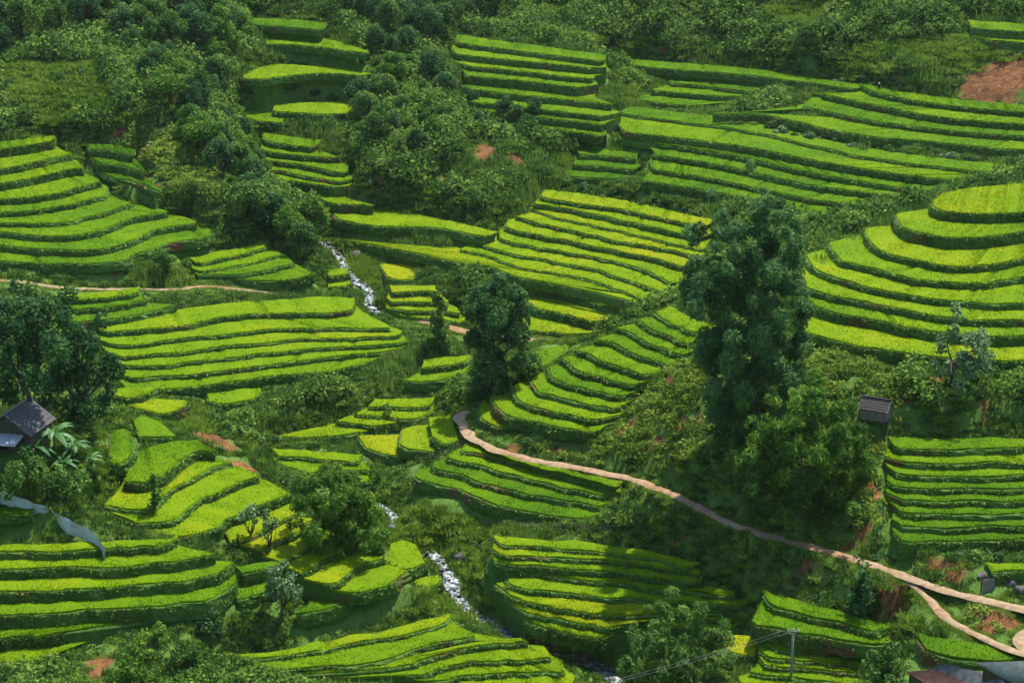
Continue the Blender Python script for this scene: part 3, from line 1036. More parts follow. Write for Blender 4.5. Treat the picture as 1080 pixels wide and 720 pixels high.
        Pm = (BB[r0, i0] * (1 - fr) + BB[r0, i0 + 1] * fr) * (1 - rf) + (BB[r0 + 1, i0] * (1 - fr) + BB[r0 + 1, i0 + 1] * fr) * rf
        # leave the bare earth bare
        pat = np.sin(Pm[:, 0] * .35 + Pm[:, 1] * .21 + k * 2.1) + np.sin(Pm[:, 0] * .13 - k * 1.3) + rng.normal(0, .5, cnt)
        ok = pat > -1.1
        Pm = Pm[ok]; i0 = i0[ok]; cnt = len(Pm)
        out = np.concatenate([nn[i0], np.zeros((cnt, 1))], 1)
        Lb = rng.uniform(.18, .55, cnt)[:, None]
        tip = Pm + out * rng.uniform(.1, .6, (cnt, 1)) * Lb + np.array([0, 0, 1]) * rng.uniform(-.3, .8, (cnt, 1)) * Lb + rng.normal(0, .14, (cnt, 3))
        an = rng.uniform(0, 6.28, cnt)
        bw = rng.uniform(.07, .16, cnt) * (dmean / 190)
        side = np.stack([np.cos(an), np.sin(an), rng.normal(0, .4, cnt)], 1) * bw[:, None]
        BV = np.stack([Pm - side, Pm + side, tip], 1).reshape(-1, 3)
        BT = base + np.arange(cnt * 3).reshape(-1, 3)
        mesh_np('grassy_bank', np.vstack([V, BV]) - org, np.vstack(Q), BT, [M['bank'], M['bank_grass']], root,
                np.concatenate([np.full(base, .5), np.repeat(rng.uniform(.1, .9, cnt), 3)]), mi_q=0, mi_t=1)
        # ---- footprint
        dn = max(3, int(depth.max() / .45))
        ws = np.linspace(0, 1, dn)
        fp = (F[:, None] * (1 - ws)[None, :, None] + B[:, None] * ws[None, :, None]).reshape(-1, 3)
        mark(fp, .5)
        press(fp, z - .35)
        lip = F.copy(); lip[:, :2] += nn * .5
        mark(lip, .5)
        if k: press(lip, z - h - .2)
    return root


for b in FIELDS: build_field(b)
HZ = np.minimum(HZ, LOW)
L2 = LOW.copy()                                        # soften the hollow under the terraces
for a, c in ((0, 1), (0, -1), (1, 0), (-1, 0)):
    L2 = np.minimum(L2, np.roll(np.roll(LOW, a, 0), c, 1) + .9)
HZ = np.minimum(HZ, L2)

# cut the ways into the slope and the stream into its bed
for nm, lst in WAYS.items():
    for P, half in lst:
        x0, x1 = P[:, 0].min() - 8, P[:, 0].max() + 8; y0, y1 = P[:, 1].min() - 8, P[:, 1].max() + 8
        sel = np.nonzero((XX > x0) & (XX < x1) & (YY > y0) & (YY < y1))
        q = np.stack([XX[sel], YY[sel]], 1)
        d = np.full(len(q), 1e9); zi = np.zeros(len(q))
        for p in P:
            dd = np.hypot(q[:, 0] - p[0], q[:, 1] - p[1])
            s = dd < d; d[s] = dd[s]; zi[s] = p[2]
        if nm == 'stream':
            bed = zi - .7 + np.clip((d - half) / 2.2, 0, 1) * 1.0
            wgt = np.clip((half + 3.6 - d) / 2.0, 0, 1)
        else:
            bed = zi - .12
            wgt = np.clip((half + 2.6 - d) / 1.4, 0, 1)
        z = HZ[sel] * (1 - wgt) + bed * wgt
        z = np.minimum(z, np.where(LOW[sel] < 1e8, LOW[sel] + .3, 1e9))
        HZ[sel] = z
        mark(P, half + (.55 if nm != 'stream' else .3))
        if half == .72: mark(P + np.array([0, -1.5, 0]), 1.5)
        if half == .78: mark(P + np.array([0, -1.0, 0]), .8)
        if nm == 'stream': mark(P + np.array([0, -1.3, 0]), .9)
        if half == 1.25: mark(P + np.array([0, -1.6, 0]), 1.8); mark(P + np.array([0, -3.2, 0]), 1.2)

# bare earth: (u, v, half width m, half height m)
SOIL = [(152, 160, 6, 1.8), (150, 187, 6, 2.2), (170, 196, 7, 2.2), (128, 142, 5, 1.6), (212, 460, 6, 2.5), (228, 466, 7, 3), (242, 478, 7, 3.4), (254, 492, 5, 3), (122, 290, 2.2, 1.5),
        (300, 303, 6, 1.0), (230, 322, 7, .8), (510, 160, 5, 5), (545, 170, 5, 2.5), (602, 185, 6, 3), (700, 55, 5, 1.2), (730, 62, 6, 1.2), (860, 14, 10, 1.2), (895, 6, 8, 1.2), (1017, 22, 4, 8), (1055, 84, 22, 9),
        (970, 40, 5, 1), (950, 72, 4, 1), (600, 30, 3, 1.5), (400, 200, 3, 1.4), (470, 190, 2, 2), (660, 455, 4, 2), (690, 470, 4, 1.5), (710, 400, 3, 2), (720, 450, 3, 1.5), (740, 440, 3, 1),
        (715, 360, 3, 2), (640, 505, 7, 1), (620, 500, 5, .8), (660, 520, 5, 1.5), (710, 575, 6, 1), (850, 600, 6, 1.0), (940, 615, 4, 1.8), (950, 628, 5, 1.6),
        (985, 602, 3, 1.6), (1000, 590, 3, 1), (1010, 598, 3, 1), (1000, 618, 5, 1), (1055, 652, 6, 2), (1040, 640, 3, 1), (1075, 660, 4, 1.5), (985, 402, 5, 2.5), (960, 420, 3, 1), (1040, 440, 3, 1), (915, 505, 1.5, 3), (925, 520, 1.5, 2.5), (905, 570, 4, 1.2),
        (105, 700, 3.6, 5), (110, 470, 1.5, 2), (135, 545, 2.5, 1), (120, 527, 4, .8), (300, 15, 12, 1.6), (255, 70, 2, 2), (310, 135, 2, 1.2), (295, 146, 2, 1), (1060, 300, 2, 2), (385, 545, 2, 1), (590, 477, 9, .9), (540, 470, 6, .8), (210, 168, 2, 1), (190, 178, 2, 1)]
sl = np.array(SOIL, float)
sp_ = hit(sl[:, :2], HZ)
SOILF = np.zeros(HZ.shape)
for (u, v, a, c), p in zip(SOIL, sp_):
    # along the slope across the picture, and up the slope
    dx = (XX - p[0]) / (a * .8); dy = (YY - p[1]) / (c * 1.5)
    SOILF = np.maximum(SOILF, np.clip(1.1 - np.sqrt(dx * dx + dy * dy) * .95, 0, 1))
for P, half in WAYS['dirt_path'] + WAYS['dirt_road']:
    for p in P[::2]:
        j, i = int((p[1] - GY0) / GS), int((p[0] - GX0) / GS)
        SOILF[max(0, j - 1):j + 3, max(0, i - 1):i + 3] = np.maximum(SOILF[max(0, j - 1):j + 3, max(0, i - 1):i + 3], .5)

V = np.stack([XX.ravel(), YY.ravel(), HZ.ravel()], 1)
hill = mesh_np('hillside', V, quad_grid(NY, NX), None, [M['ground']], attrs={'soil': SOILF.ravel()}, smooth=True)
tag(hill, kind='structure')


def soil_at(P):
    i = np.clip(((P[:, 0] - GX0) / GS + .5).astype(int), 0, NX - 1); j = np.clip(((P[:, 1] - GY0) / GS + .5).astype(int), 0, NY - 1)
    return SOILF[j, i]


def ribbon(name, P, half, mat, lift, kind, seed, rows=6, crown=.06, wv=.18):
    r = np.random.default_rng(seed)
    n = int(np.linalg.norm(np.diff(P, axis=0), axis=1).sum() / .8) + 2
    P = curve(P[::3], n)
    T = np.gradient(P[:, :2], axis=0); T /= np.linalg.norm(T, axis=1)[:, None] + 1e-9
    nn = np.stack([T[:, 1], -T[:, 0]], 1)
    wl = half * (1 + wob(n, .8, 6, wv, r)); wr = half * (1 + wob(n, .8, 6, wv, r))
    V = []
    for q in np.linspace(-1, 1, rows):
        X = P.copy()
        X[:, :2] += nn * ((wr if q > 0 else wl) * q)[:, None]
        X[:, 2] += lift + crown * (1 - q * q) + r.normal(0, .02, n) - (.10 if abs(q) > .99 else 0)
        V.append(X)
    o = mesh_np(name, np.vstack(V), quad_grid(rows, n)[:, ::-1], None, [mat], smooth=True)
    tag(o, kind=kind)
    return o


for i, (P, half) in enumerate(WAYS['dirt_path']): ribbon('dirt_path', P, half, M['path'], .06, 'structure', i, wv=.34)
for P, half in WAYS['dirt_road']: ribbon('dirt_road', P, half, M['path'], .07, 'structure', 9)
for i, (P, half) in enumerate(WAYS['stream']): ribbon('stream', P, half * 1.25, M['water'], -.2, 'structure', 20 + i, 9, .04, .35)

# ------------------------------------------------------------------ wild cover of the slopes
def leaf_bush(r, h, nl, leaf, seed, upright=.3):
    """triangles of one bush around the origin: (nl,3,3), tint (nl)"""
    g = np.random.default_rng(seed)
    d = g.normal(0, 1, (nl, 3)); d[:, 2] = np.abs(d[:, 2]) * .9 - .15; d /= np.linalg.norm(d, axis=1)[:, None]
    lob = g.integers(0, 4, nl)
    lc = g.uniform(-.55, .55, (4, 3)) * np.array([r, r, 0]) + np.array([0, 0, h * .25])
    P = lc[lob] + d * np.array([r * .75, r * .75, h * .75]) * g.uniform(.55, 1.05, (nl, 1))
    n = d + g.normal(0, .55, (nl, 3)); n /= np.linalg.norm(n, axis=1)[:, None]
    a = np.cross(n, g.normal(0, 1, (nl, 3))); a /= np.linalg.norm(a, axis=1)[:, None]
    b_ = np.cross(n, a)
    s = leaf * g.uniform(.6, 1.3, (nl, 1))
    t = np.stack([P - a * s * .55, P + a * s * .55, P + b_ * s * 1.1], 1)
    return t, np.clip(.5 + g.normal(0, .22, nl), 0, 1)


def grass_tuft(r, h, nl, seed):
    g = np.random.default_rng(seed)
    P = np.stack([g.normal(0, r * .5, nl), g.normal(0, r * .5, nl), np.full(nl, -.05)], 1)
    an = g.uniform(0, 6.28, nl); s = np.stack([np.cos(an), np.sin(an), np.zeros(nl)], 1) * g.uniform(.05, .11, (nl, 1))
    tip = P + np.stack([g.normal(0, .22, nl), g.normal(0, .22, nl), h * g.uniform(.6, 1.2, nl)], 1)
    return np.stack([P - s, P + s, tip], 1), np.clip(.5 + g.normal(0, .2, nl), 0, 1)


def inside(uv, poly):
    p = np.asarray(poly, float); x, y = uv[:, 0], uv[:, 1]
    c = np.zeros(len(uv), bool); j = len(p) - 1
    for i in range(len(p)):
        cond = ((p[i, 1] > y) != (p[j, 1] > y)) & (x < (p[j, 0] - p[i, 0]) * (y - p[i, 1]) / (p[j, 1] - p[i, 1] + 1e-12) + p[i, 0])
        c ^= cond; j = i
    return c


def to_world(poly): return hit(np.asarray(poly, float), HZ)[:, :2]


MEADOW = [to_world(p) for p in (
    [(540, 400), (600, 366), (650, 344), (720, 318), (740, 298), (700, 306), (640, 338), (604, 356), (540, 390)],
    [(396, 514), (470, 522), (560, 548), (575, 562), (505, 568), (520, 640), (560, 662), (460, 655), (430, 640), (470, 600), (400, 580)],
    [(0, 70), (100, 64), (138, 128), (60, 134), (0, 130)], [(640, 84), (740, 82), (790, 112), (740, 118), (650, 104)], [(575, 160), (660, 155), (690, 178), (600, 190)],
    [(150, 435), (210, 430), (240, 455), (190, 458)], [(380, 230), (420, 225), (400, 300), (370, 300)], [(960, 640), (1010, 640), (1040, 672), (970, 668)],
    [(880, 40), (1080, 50), (1080, 68), (900, 66)], [(570, 40), (700, 40), (640, 52)], [(950, 645), (985, 660), (980, 672), (955, 668)], [(800, 8), (890, 0), (870, 30), (805, 40)], [(965, 16), (1012, 19), (1010, 28), (966, 26)], [(980, 37), (1022, 40), (1018, 48), (982, 46)], [(955, 58), (1085, 68), (1085, 76), (1020, 78), (955, 68)], [(900, 62), (950, 66), (950, 74), (905, 70)], [(560, 4), (640, 8), (630, 18), (560, 16)])]
CLEAR = [(923, 446, 1.6), (926, 440, 1.4), (15, 462, 4.5), (8, 470, 4), (1042, 624, 1.6), (833, 726, 1.5), (289, 36, 1.5), (927, 97, 1.5), (1030, 705, 5), (990, 708, 4), (970, 714, 4), (1040, 84, 3.5), (1055, 80, 4), (1070, 82, 4), (1050, 88, 4), (1075, 90, 4), (1032, 90, 3), (590, 368, 2), (602, 368, 2), (612, 364, 1.6), (580, 368, 2), (222, 470, 2), (232, 477, 2), (240, 485, 2), (250, 495, 2), (262, 500, 1.6), (208, 459, 1.8), (218, 463, 2), (228, 467, 2.2), (237, 473, 2.2), (245, 480, 2.2), (252, 488, 2), (258, 495, 1.8), (510, 158, 2.2), (512, 164, 2), (545, 170, 1.8), (600, 184, 2), (472, 190, 1.2), (152, 160, 1.8), (148, 186, 2), (160, 192, 2), (172, 197, 1.6), (122, 290, 1.6), (105, 702, 2)] + [(u, v, 1.0) for u, v in ((0, 527), (12, 532), (25, 538), (36, 542), (46, 546), (56, 551), (67, 558), (80, 564), (94, 571), (104, 578), (111, 588))] + [(410, 494, 1.2), (440, 492, 1.2), (466, 486, 1.2), (395, 490, 1.2)]
for (u, v, r_) in CLEAR: mark(hit([(u, v)]), r_)
SCRUB = [to_world(p) for p in (
    [(640, 470), (720, 380), (770, 400), (760, 470), (720, 500), (650, 490)], [(840, 350), (960, 400), (930, 560), (900, 570), (850, 470)], [(960, 630), (1080, 640), (1060, 690), (980, 650)],
    [(560, 470), (640, 475), (640, 495), (560, 480)], [(120, 120), (240, 180), (250, 230), (170, 200)])]

NC = 1200000
P = np.stack([rng.uniform(-150, 150, NC), rng.uniform(140, 520, NC), np.zeros(NC)], 1)
gy_, gx_ = np.gradient(HZ, GS)
ST = np.sqrt(1 + gx_**2 + gy_**2)
st_ = ST[np.clip(((P[:, 1] - GY0) / GS).astype(int), 0, NY - 1), np.clip(((P[:, 0] - GX0) / GS).astype(int), 0, NX - 1)]
P = P[rng.uniform(0, 1, NC) < np.clip(st_ / 8, 0, 1)]        # as many plants per slope area everywhere
NC = len(P)
P[:, 2] = ground(P) + rng.uniform(-.1, .1, NC)
uv = project(P)
ok = (uv[:, 0] > -90) & (uv[:, 0] < 1170) & (uv[:, 1] > -60) & (uv[:, 1] < 770)
oi = ((P[:, 0] - GX0) / OCC_S).astype(int); oj = ((P[:, 1] - GY0) / OCC_S).astype(int)
ok &= ~OCC[np.clip(oj, 0, OY - 1), np.clip(oi, 0, OX - 1)]
sf = soil_at(P)
ok &= (sf < .55) | (rng.uniform(0, 1, NC) < .22)
P = P[ok]; uv = uv[ok]
mead = np.zeros(len(P), bool); scr = np.zeros(len(P), bool)
for p in MEADOW: mead |= inside(P, p)
for p in SCRUB: scr |= inside(P, p)
scr &= ~mead
# the weeds grow in drifts
dr = np.zeros(len(P))
for k in range(6):
    a = rng.uniform(0, 6.28); wl = rng.uniform(9, 30)
    dr += np.sin((P[:, 0] * math.cos(a) + P[:, 1] * math.sin(a)) / wl * 6.28 + rng.uniform(0, 6.28))
big = (dr + rng.normal(0, 1.2, len(P)) > .7) & ~mead & ~scr

NEAR = OCC.copy()                                       # no tall weeds right beside the rice, the ways and the water
for _ in range(5):
    NEAR[1:] |= NEAR[:-1].copy(); NEAR[:-1] |= NEAR[1:].copy(); NEAR[:, 1:] |= NEAR[:, :-1].copy(); NEAR[:, :-1] |= NEAR[:, 1:].copy()
def near_at(P): return NEAR[np.clip(((P[:, 1] - GY0) / OCC_S).astype(int), 0, OY - 1), np.clip(((P[:, 0] - GX0) / OCC_S).astype(int), 0, OX - 1)]
big &= ~near_at(P)
NEAR_LOW = near_at(P)

PROTO = {'fern': [leaf_bush(.95, .75, 60, .27, s) for s in range(6)],
         'bush': [leaf_bush(1.8, 2.2, 190, .34, 50 + s) for s in range(7)],
         'low': [grass_tuft(.9, .42, 60, 90 + s) for s in range(4)],
         'scrub': [leaf_bush(.9, .8, 60, .26, 130 + s) for s in range(5)]}


def cover(name, pts, kind, mat, smin, smax):
    Vs = []; Ts = []
    pr = PROTO[kind]
    which = rng.integers(0, len(pr), len(pts))
    for q in range(len(pr)):
        s = pts[which == q]
        if not len(s): continue
        tri, tn = pr[q]
        k = len(s); a = rng.uniform(0, 6.28, k); sc = rng.uniform(smin, smax, k) * (s[:, 1] / 230) ** .6
        c, sn = np.cos(a) * sc, np.sin(a) * sc
        f = tri.reshape(-1, 3)
        X = f[None, :, 0] * c[:, None] - f[None, :, 1] * sn[:, None] + s[:, 0, None]
        Y = f[None, :, 0] * sn[:, None] + f[None, :, 1] * c[:, None] + s[:, 1, None]
        Z = f[None, :, 2] * (sc * rng.uniform(.7, 1.3, k))[:, None] + s[:, 2, None] - .05
        Vs.append(np.stack([X, Y, Z], -1).reshape(-1, 3))
        Ts.append((np.repeat(tn, 3)[None] + rng.normal(0, .22, (k, 1))).ravel())
    V = np.vstack(Vs)
    o = mesh_np(name, V, None, np.arange(len(V)).reshape(-1, 3), [mat], tint=np.clip(np.concatenate(Ts), 0, 1))
    tag(o, kind='stuff')
    return o


fern = ~mead & ~scr & ~big
cover('undergrowth', P[fern & ~NEAR_LOW], 'fern', M['under'], .7, 1.4)
RD = fern & (np.sin(P[:, 0] * .31 + 1) + np.sin(P[:, 1] * .27) + np.sin(P[:, 0] * .11 - P[:, 1] * .09) + rng.normal(0, .8, len(P)) > 1.3)
PROTO['reed'] = [grass_tuft(1.2, 1.25, 60, 170 + s) for s in range(5)]
cover('tall_grass', P[RD], 'reed', M['under'], .6, 1.15)
PN = P[fern & NEAR_LOW]
cover('bank_weeds', np.vstack([PN] + [PN + rng.normal(0, .45, PN.shape) * [1, 1, .12] for _ in range(2)]), 'fern', M['under'], .35, .85)
print('cover', fern.sum(), len(PN), big.sum(), mead.sum(), scr.sum())
cover('thicket', P[big], 'bush', M['under'], .45, 1.35)
cover('meadow_grass', np.vstack([P[mead]] + [P[mead] + rng.normal(0, .8, P[mead].shape) * [1, 1, .1] for _ in range(2)]), 'low', M['meadow'], .8, 1.4)
cover('short_grass', PN + rng.normal(0, .6, PN.shape) * [1, 1, .1], 'low', M['meadow'], .7, 1.2)
VG = []                                               # grass creeping in from the edges of the ways
for P_, half in WAYS['dirt_path'] + WAYS['dirt_road']:
    T_ = np.gradient(P_[:, :2], axis=0); T_ /= np.linalg.norm(T_, axis=1)[:, None]
    for k in range(9):
        q = P_ + rng.normal(0, .25, P_.shape); sd_ = np.where(rng.uniform(0, 1, len(q)) < .5, -1, 1) * half * rng.uniform(.82, 1.7, len(q))
        q[:, :2] += np.stack([T_[:, 1], -T_[:, 0]], 1) * sd_[:, None]; q[:, 2] = ground(q) + .03
        VG.append(q[rng.uniform(0, 1, len(q)) < .7])
cover('verge_grass', np.vstack(VG), 'low', M['meadow'], .35, .8)
cover('scrub', P[scr], 'scrub', M['scrub'], .7, 1.4)

# ------------------------------------------------------------------ trees
def leaf_cloud(lobes, dens, leaf, seed, long=1.0, droop=0., flat=1.0):
    """quads of leaf sprays on the lobes (x, y, z, r[, squash])"""
    g = np.random.default_rng(seed)
    Vs, Ts = [], []
    for lb in lobes:
        x, y, z, r = lb[:4]
        sq = lb[4] if len(lb) > 4 else flat
        n = max(10, int(dens * 4 * math.pi * r * r * (.5 + .5 * sq)))
        d = g.normal(0, 1, (n, 3)); d /= np.linalg.norm(d, axis=1)[:, None]
        f = np.where(g.uniform(0, 1, (n, 1)) < .8, g.uniform(.72, 1.08, (n, 1)), g.uniform(.3, 1.25, (n, 1)))
        P = np.array([x, y, z]) + d * f * np.array([r, r, r * sq])
        nrm = d * .8 + g.normal(0, .6, (n, 3)) + np.array([0, 0, .25]); nrm /= np.linalg.norm(nrm, axis=1)[:, None]
        ax = g.normal(0, 1, (n, 3)) + d * .6 + np.array([0, 0, -droop * 2.2])
        ax -= nrm * (ax * nrm).sum(1)[:, None]; ax /= np.linalg.norm(ax, axis=1)[:, None]
        sd = np.cross(nrm, ax)
        s = leaf * g.uniform(.6, 1.35, (n, 1)); L = s * long * .6; W = s * .5 / math.sqrt(long)
        q = np.stack([P - ax * L, P + sd * W, P + ax * L * 1.2, P - sd * W], 1)
        Vs.append(q.reshape(-1, 3))
        Ts.append(np.repeat(np.clip(.5 + g.normal(0, .2, n) + g.normal(0, .12), 0, 1), 4))
    V = np.vstack(Vs)
    return V, np.arange(len(V)).reshape(-1, 4), np.concatenate(Ts)


def limb_mb(mb, a, b, r0, r1, bend=.15, g=random):
    a, b = Vector(a), Vector(b); n = 6; L = (b - a).length
    off = Vector((g.uniform(-1, 1), g.uniform(-1, 1), g.uniform(-.2, .2))) * L * bend
    pts = [a.lerp(b, t / n) + off * math.sin(math.pi * t / n) for t in range(n + 1)]
    mb.tube(pts, [r0 + (r1 - r0) * t / n for t in range(n + 1)], 6)


def tree_obj(name, label, cat, group, loc, lobes, trunks, matl, dens, leaf, seed, long=1., droop=0., matb='bark', flat=1., trunk_name='trunk'):
    root = empty(name, loc)
    tag(root, label, cat, group)
    mb = MB()
    for (a, b, r0, r1) in trunks: limb_mb(mb, a, b, r0, r1)
    mb.build(trunk_name, M[matb], root, True)
    V, Q, T = leaf_cloud(lobes, dens, leaf, seed, long, droop, flat)
    mesh_np('crown', V, Q, None, [M[matl]], root, T)
    return root


def scale_at(P):
    """pixels of the survey photo per metre at P, and how much uprights shorten"""
    d = np.array(P) - np.array([0, 0, EYE]); s = np.linalg.norm(d)
    return FPX / s * (s / (d[1] * CP - d[2] * SP)), np.hypot(d[0], d[1]) / s


def traced_tree(name, label, cat, group, base, blobs, depth, matl, kind, dens=9, leaf=.34, seed=1, extra=1.6, bury=0):
    """a tree with its own thickness: lobes measured on the photograph, spread in depth around the trunk"""
    g = np.random.default_rng(seed); random.seed(seed)
    P = hit([base])[0]
    px, cs = scale_at(P)
    lobes = []
    for (u, v, r) in blobs:
        x = (u - base[0]) / px; z = (base[1] - v) / px / cs; r = r / px
        k = max(1, int(extra * 3))
        for q in range(k):
            y = g.normal(0, depth * .5)
            # nearer lobes stand lower in the picture: keep the outline where it was
            lobes.append((x + g.normal(0, r * .35), y, max(.3, z + y * math.tan(math.asin(min(.6, (1 - cs * cs) ** .5))) + g.normal(0, r * .25)), r * (g.uniform(.4, .8) if kind == 'bamboo' else g.uniform(.55, .95))))
    top = max(l[2] for l in lobes)
    tr = []
    if kind == 'bamboo':
        for q in range(16):
            l = lobes[g.integers(0, len(lobes))]
            tr.append(((g.normal(0, depth * .22), g.normal(0, depth * .22), -.4), (l[0] * .8, l[1] * .8, l[2] * .85), .06, .02))
        r = tree_obj(name, label, cat, group, P, lobes, tr, matl, dens, leaf, seed, 2.2, .55, 'cane', 1.0, 'canes')
    else:
        rt = max(.12, top * .022)
        fork = top * .35
        tr.append(((0, 0, -.5), (0, 0, fork), rt, rt * .75))
        for q in range(9):
            l = lobes[g.integers(0, len(lobes))]
            tr.append(((0, 0, fork * g.uniform(.7, 1)), (l[0] * .9, l[1] * .9, l[2]), rt * .55, rt * .15))
        r = tree_obj(name, label, cat, group, P, lobes, tr, matl, dens, leaf, seed)
    return r


T_ = 'tree'
traced_tree('bamboo_clump', 'towering dark blue-green bamboo clump between the spur and the round knoll', 'bamboo', 'big bamboo clumps', (785, 462),
            [(797, 222, 9), (790, 240, 11), (800, 258, 13), (765, 258, 12), (748, 250, 9), (815, 240, 10), (824, 262, 11), (828, 280, 9), (776, 276, 14), (804, 280, 14),
             (738, 282, 13), (728, 300, 13), (752, 298, 15), (780, 300, 16), (806, 302, 15), (830, 308, 13), (840, 325, 11), (730, 322, 14), (752, 325, 17), (782, 328, 18), (812, 330, 16), (838, 346, 12),
             (742, 350, 16), (770, 355, 18), (800, 358, 18), (826, 366, 14), (745, 376, 15), (775, 384, 18), (806, 388, 17), (828, 398, 12), (756, 404, 15), (782, 412, 16), (808, 416, 14), (770, 436, 14), (796, 440, 14), (752, 430, 11)],
            7, 'leaf_deep', 'bamboo', 15, .28, 3, 2.4)
traced_tree('bamboo_clump', 'wide drooping yellow-green bamboo clump above the dirt path below the towering one', 'bamboo', 'big bamboo clumps', (850, 552),
            [(808, 440, 12), (832, 432, 12), (856, 432, 13), (880, 440, 12), (896, 456, 12), (790, 462, 13), (815, 460, 15), (842, 456, 15), (868, 462, 15), (905, 478, 11), (910, 500, 10),
             (780, 486, 13), (802, 486, 16), (830, 484, 17), (858, 488, 17), (885, 490, 15), (788, 512, 14), (812, 514, 16), (840, 514, 17), (868, 516, 16), (888, 514, 11), (806, 526, 12), (830, 526, 12)],
            5, 'leaf_bamboo', 'bamboo', 14, .27, 5, 2.2)
traced_tree('broadleaf_tree', 'tall dark round-crowned tree standing between the stream and the spur', T_, None, (522, 414),
            [(530, 296, 9), (516, 304, 10), (540, 308, 11), (506, 318, 11), (526, 318, 13), (550, 324, 10), (502, 336, 11), (520, 338, 14), (542, 342, 13), (498, 352, 8), (556, 342, 6), (508, 360, 12), (528, 362, 13), (548, 362, 10),
             (510, 384, 11), (528, 388, 10), (505, 402, 10), (534, 404, 8), (520, 376, 11)], 4, 'leaf_deep', 'tree', 10, .36, 7)
traced_tree('broadleaf_tree', 'small bushy green tree leaning against the right side of the tall dark round-crowned one', T_, None, (553, 404),
            [(548, 372, 9), (558, 378, 10), (545, 388, 10), (560, 392, 9), (552, 398, 9)], 2.4, 'leaf', 'tree', 10, .34, 8)
traced_tree('slender_tree', 'slender upright tree beside the pale path left of the tall dark round-crowned one', T_, None, (463, 372),
            [(464, 308, 4), (462, 316, 6), (466, 324, 7), (460, 334, 7), (467, 342, 7), (460, 350, 7), (465, 358, 8), (472, 364, 7), (456, 364, 6)], 1.8, 'leaf', 'tree', 10, .34, 9)
traced_tree('bamboo_clump', 'feathery mid-green bamboo thicket sloping down to the stream meadow', 'bamboo', None, (362, 584),
            [(325, 514, 11), (342, 508, 12), (360, 510, 12), (376, 516, 12), (392, 526, 11), (318, 528, 10), (336, 530, 14), (356, 532, 15), (376, 538, 14), (396, 548, 10), (345, 550, 13), (364, 556, 14), (384, 562, 13), (400, 572, 9), (372, 576, 11), (392, 584, 9)],
            4, 'leaf_bamboo', 'bamboo', 18, .24, 10, 2.2)
traced_tree('bamboo_clump', 'round dark bamboo clump at the bottom edge in front of the light rice strips', 'bamboo', None, (715, 750),
            [(700, 662, 10), (716, 658, 9), (738, 660, 9), (690, 674, 12), (710, 676, 13), (734, 676, 12), (756, 682, 11), (672, 690, 12), (694, 694, 14), (720, 698, 15), (745, 700, 14), (766, 704, 12), (664, 710, 12), (690, 716, 15), (718, 722, 15), (750, 724, 14), (700, 738, 14), (730, 740, 14), (660, 728, 12)],
            5, 'leaf', 'bamboo', 16, .24, 11, 2.2)
traced_tree('broadleaf_tree', 'round bright green tree beside the rusty roof at the bottom edge', T_, None, (934, 742),
            [(930, 690, 9), (942, 694, 9), (920, 700, 9), (935, 706, 12), (950, 706, 8), (922, 716, 11), (944, 718, 11), (930, 728, 11), (950, 730, 8)], 2.6, 'leaf', 'tree', 12, .26, 12)
traced_tree('conifer_like_tree', 'blue-green upright tree below the dirt path at lower right', T_, None, (910, 652),
            [(906, 602, 5), (908, 610, 7), (912, 618, 8), (902, 622, 8), (914, 630, 9), (904, 636, 9), (912, 644, 9)], 1.8, 'leaf_deep', 'tree', 12, .28, 13)
for i, (b, bl, lab) in enumerate((((28, 452), [(10, 326, 12), (30, 326, 13), (52, 332, 13), (70, 338, 12), (8, 342, 16), (34, 344, 17), (60, 350, 16), (12, 372, 16), (40, 374, 17), (20, 398, 14)], 'large dark leafy tree at the left edge above the wooden house'),
                                  ((88, 452), [(84, 350, 12), (100, 362, 13), (72, 372, 15), (94, 384, 16), (116, 390, 12), (70, 402, 14), (98, 410, 15), (122, 408, 9), (52, 406, 12), (84, 428, 12), (110, 428, 9)], 'large dark leafy tree right of the wooden house with drooping branches'),
                                  ((36, 330), [(34, 298, 4), (36, 306, 6), (33, 314, 7), (38, 322, 7)], 'small pointed tree beside the dirt path at the left edge'))):
    traced_tree('broadleaf_tree', lab, T_, None, b, bl, 4.5 if i < 2 else 1.4, 'leaf_deep' if i < 2 else 'leaf', 'tree', 9, .36, 20 + i)
traced_tree('tiered_tree', 'grey-green tree with flat tiers of foliage below the round knoll', T_, None, (1002, 408),
            [(1006, 332, 6), (1000, 338, 5), (998, 350, 7), (1020, 352, 8), (1034, 358, 8), (992, 366, 8), (1010, 368, 8), (1028, 370, 10), (984, 382, 7), (1002, 388, 9), (1022, 388, 11), (1040, 384, 8)], 2.6, 'leaf_pale', 'tree', 9, .3, 24)
for i, (b, bl, lab) in enumerate((((265, 575), [(264, 541, 6), (256, 545, 4), (272, 544, 4)], 'thin bare-stemmed flat-topped tree, left of the pair over the yellow nose terraces'),
                                  ((284, 590), [(282, 550, 6), (290, 553, 5), (284, 558, 5)], 'thin bare-stemmed flat-topped tree, right of the pair over the yellow nose terraces'),
                                  ((301, 656), [(300, 602, 7), (290, 610, 8), (310, 612, 8), (298, 620, 9), (316, 624, 6), (286, 624, 6)], 'loose blue-green sapling in front of the yellow nose terraces'),
                                  ((409, 447), [(408, 432, 3), (410, 437, 4), (407, 442, 4)], 'tiny upright sapling among the lens shaped gully paddies'),
                                  ((164, 546), [(166, 506, 5), (163, 514, 6), (168, 522, 6), (163, 532, 5)], 'narrow dark tree on the bright rice crest left of the landslip'),
                                  ((176, 300), [(172, 268, 5), (180, 272, 6), (168, 276, 6), (178, 280, 6)], 'pale-stemmed little tree beside the dirt path on the left'))):
    traced_tree('sapling', lab, T_, None, b, bl, 1.2, 'leaf' if i in (3, 4, 5) else 'leaf_pale', 'tree', 9, .3, 30 + i)


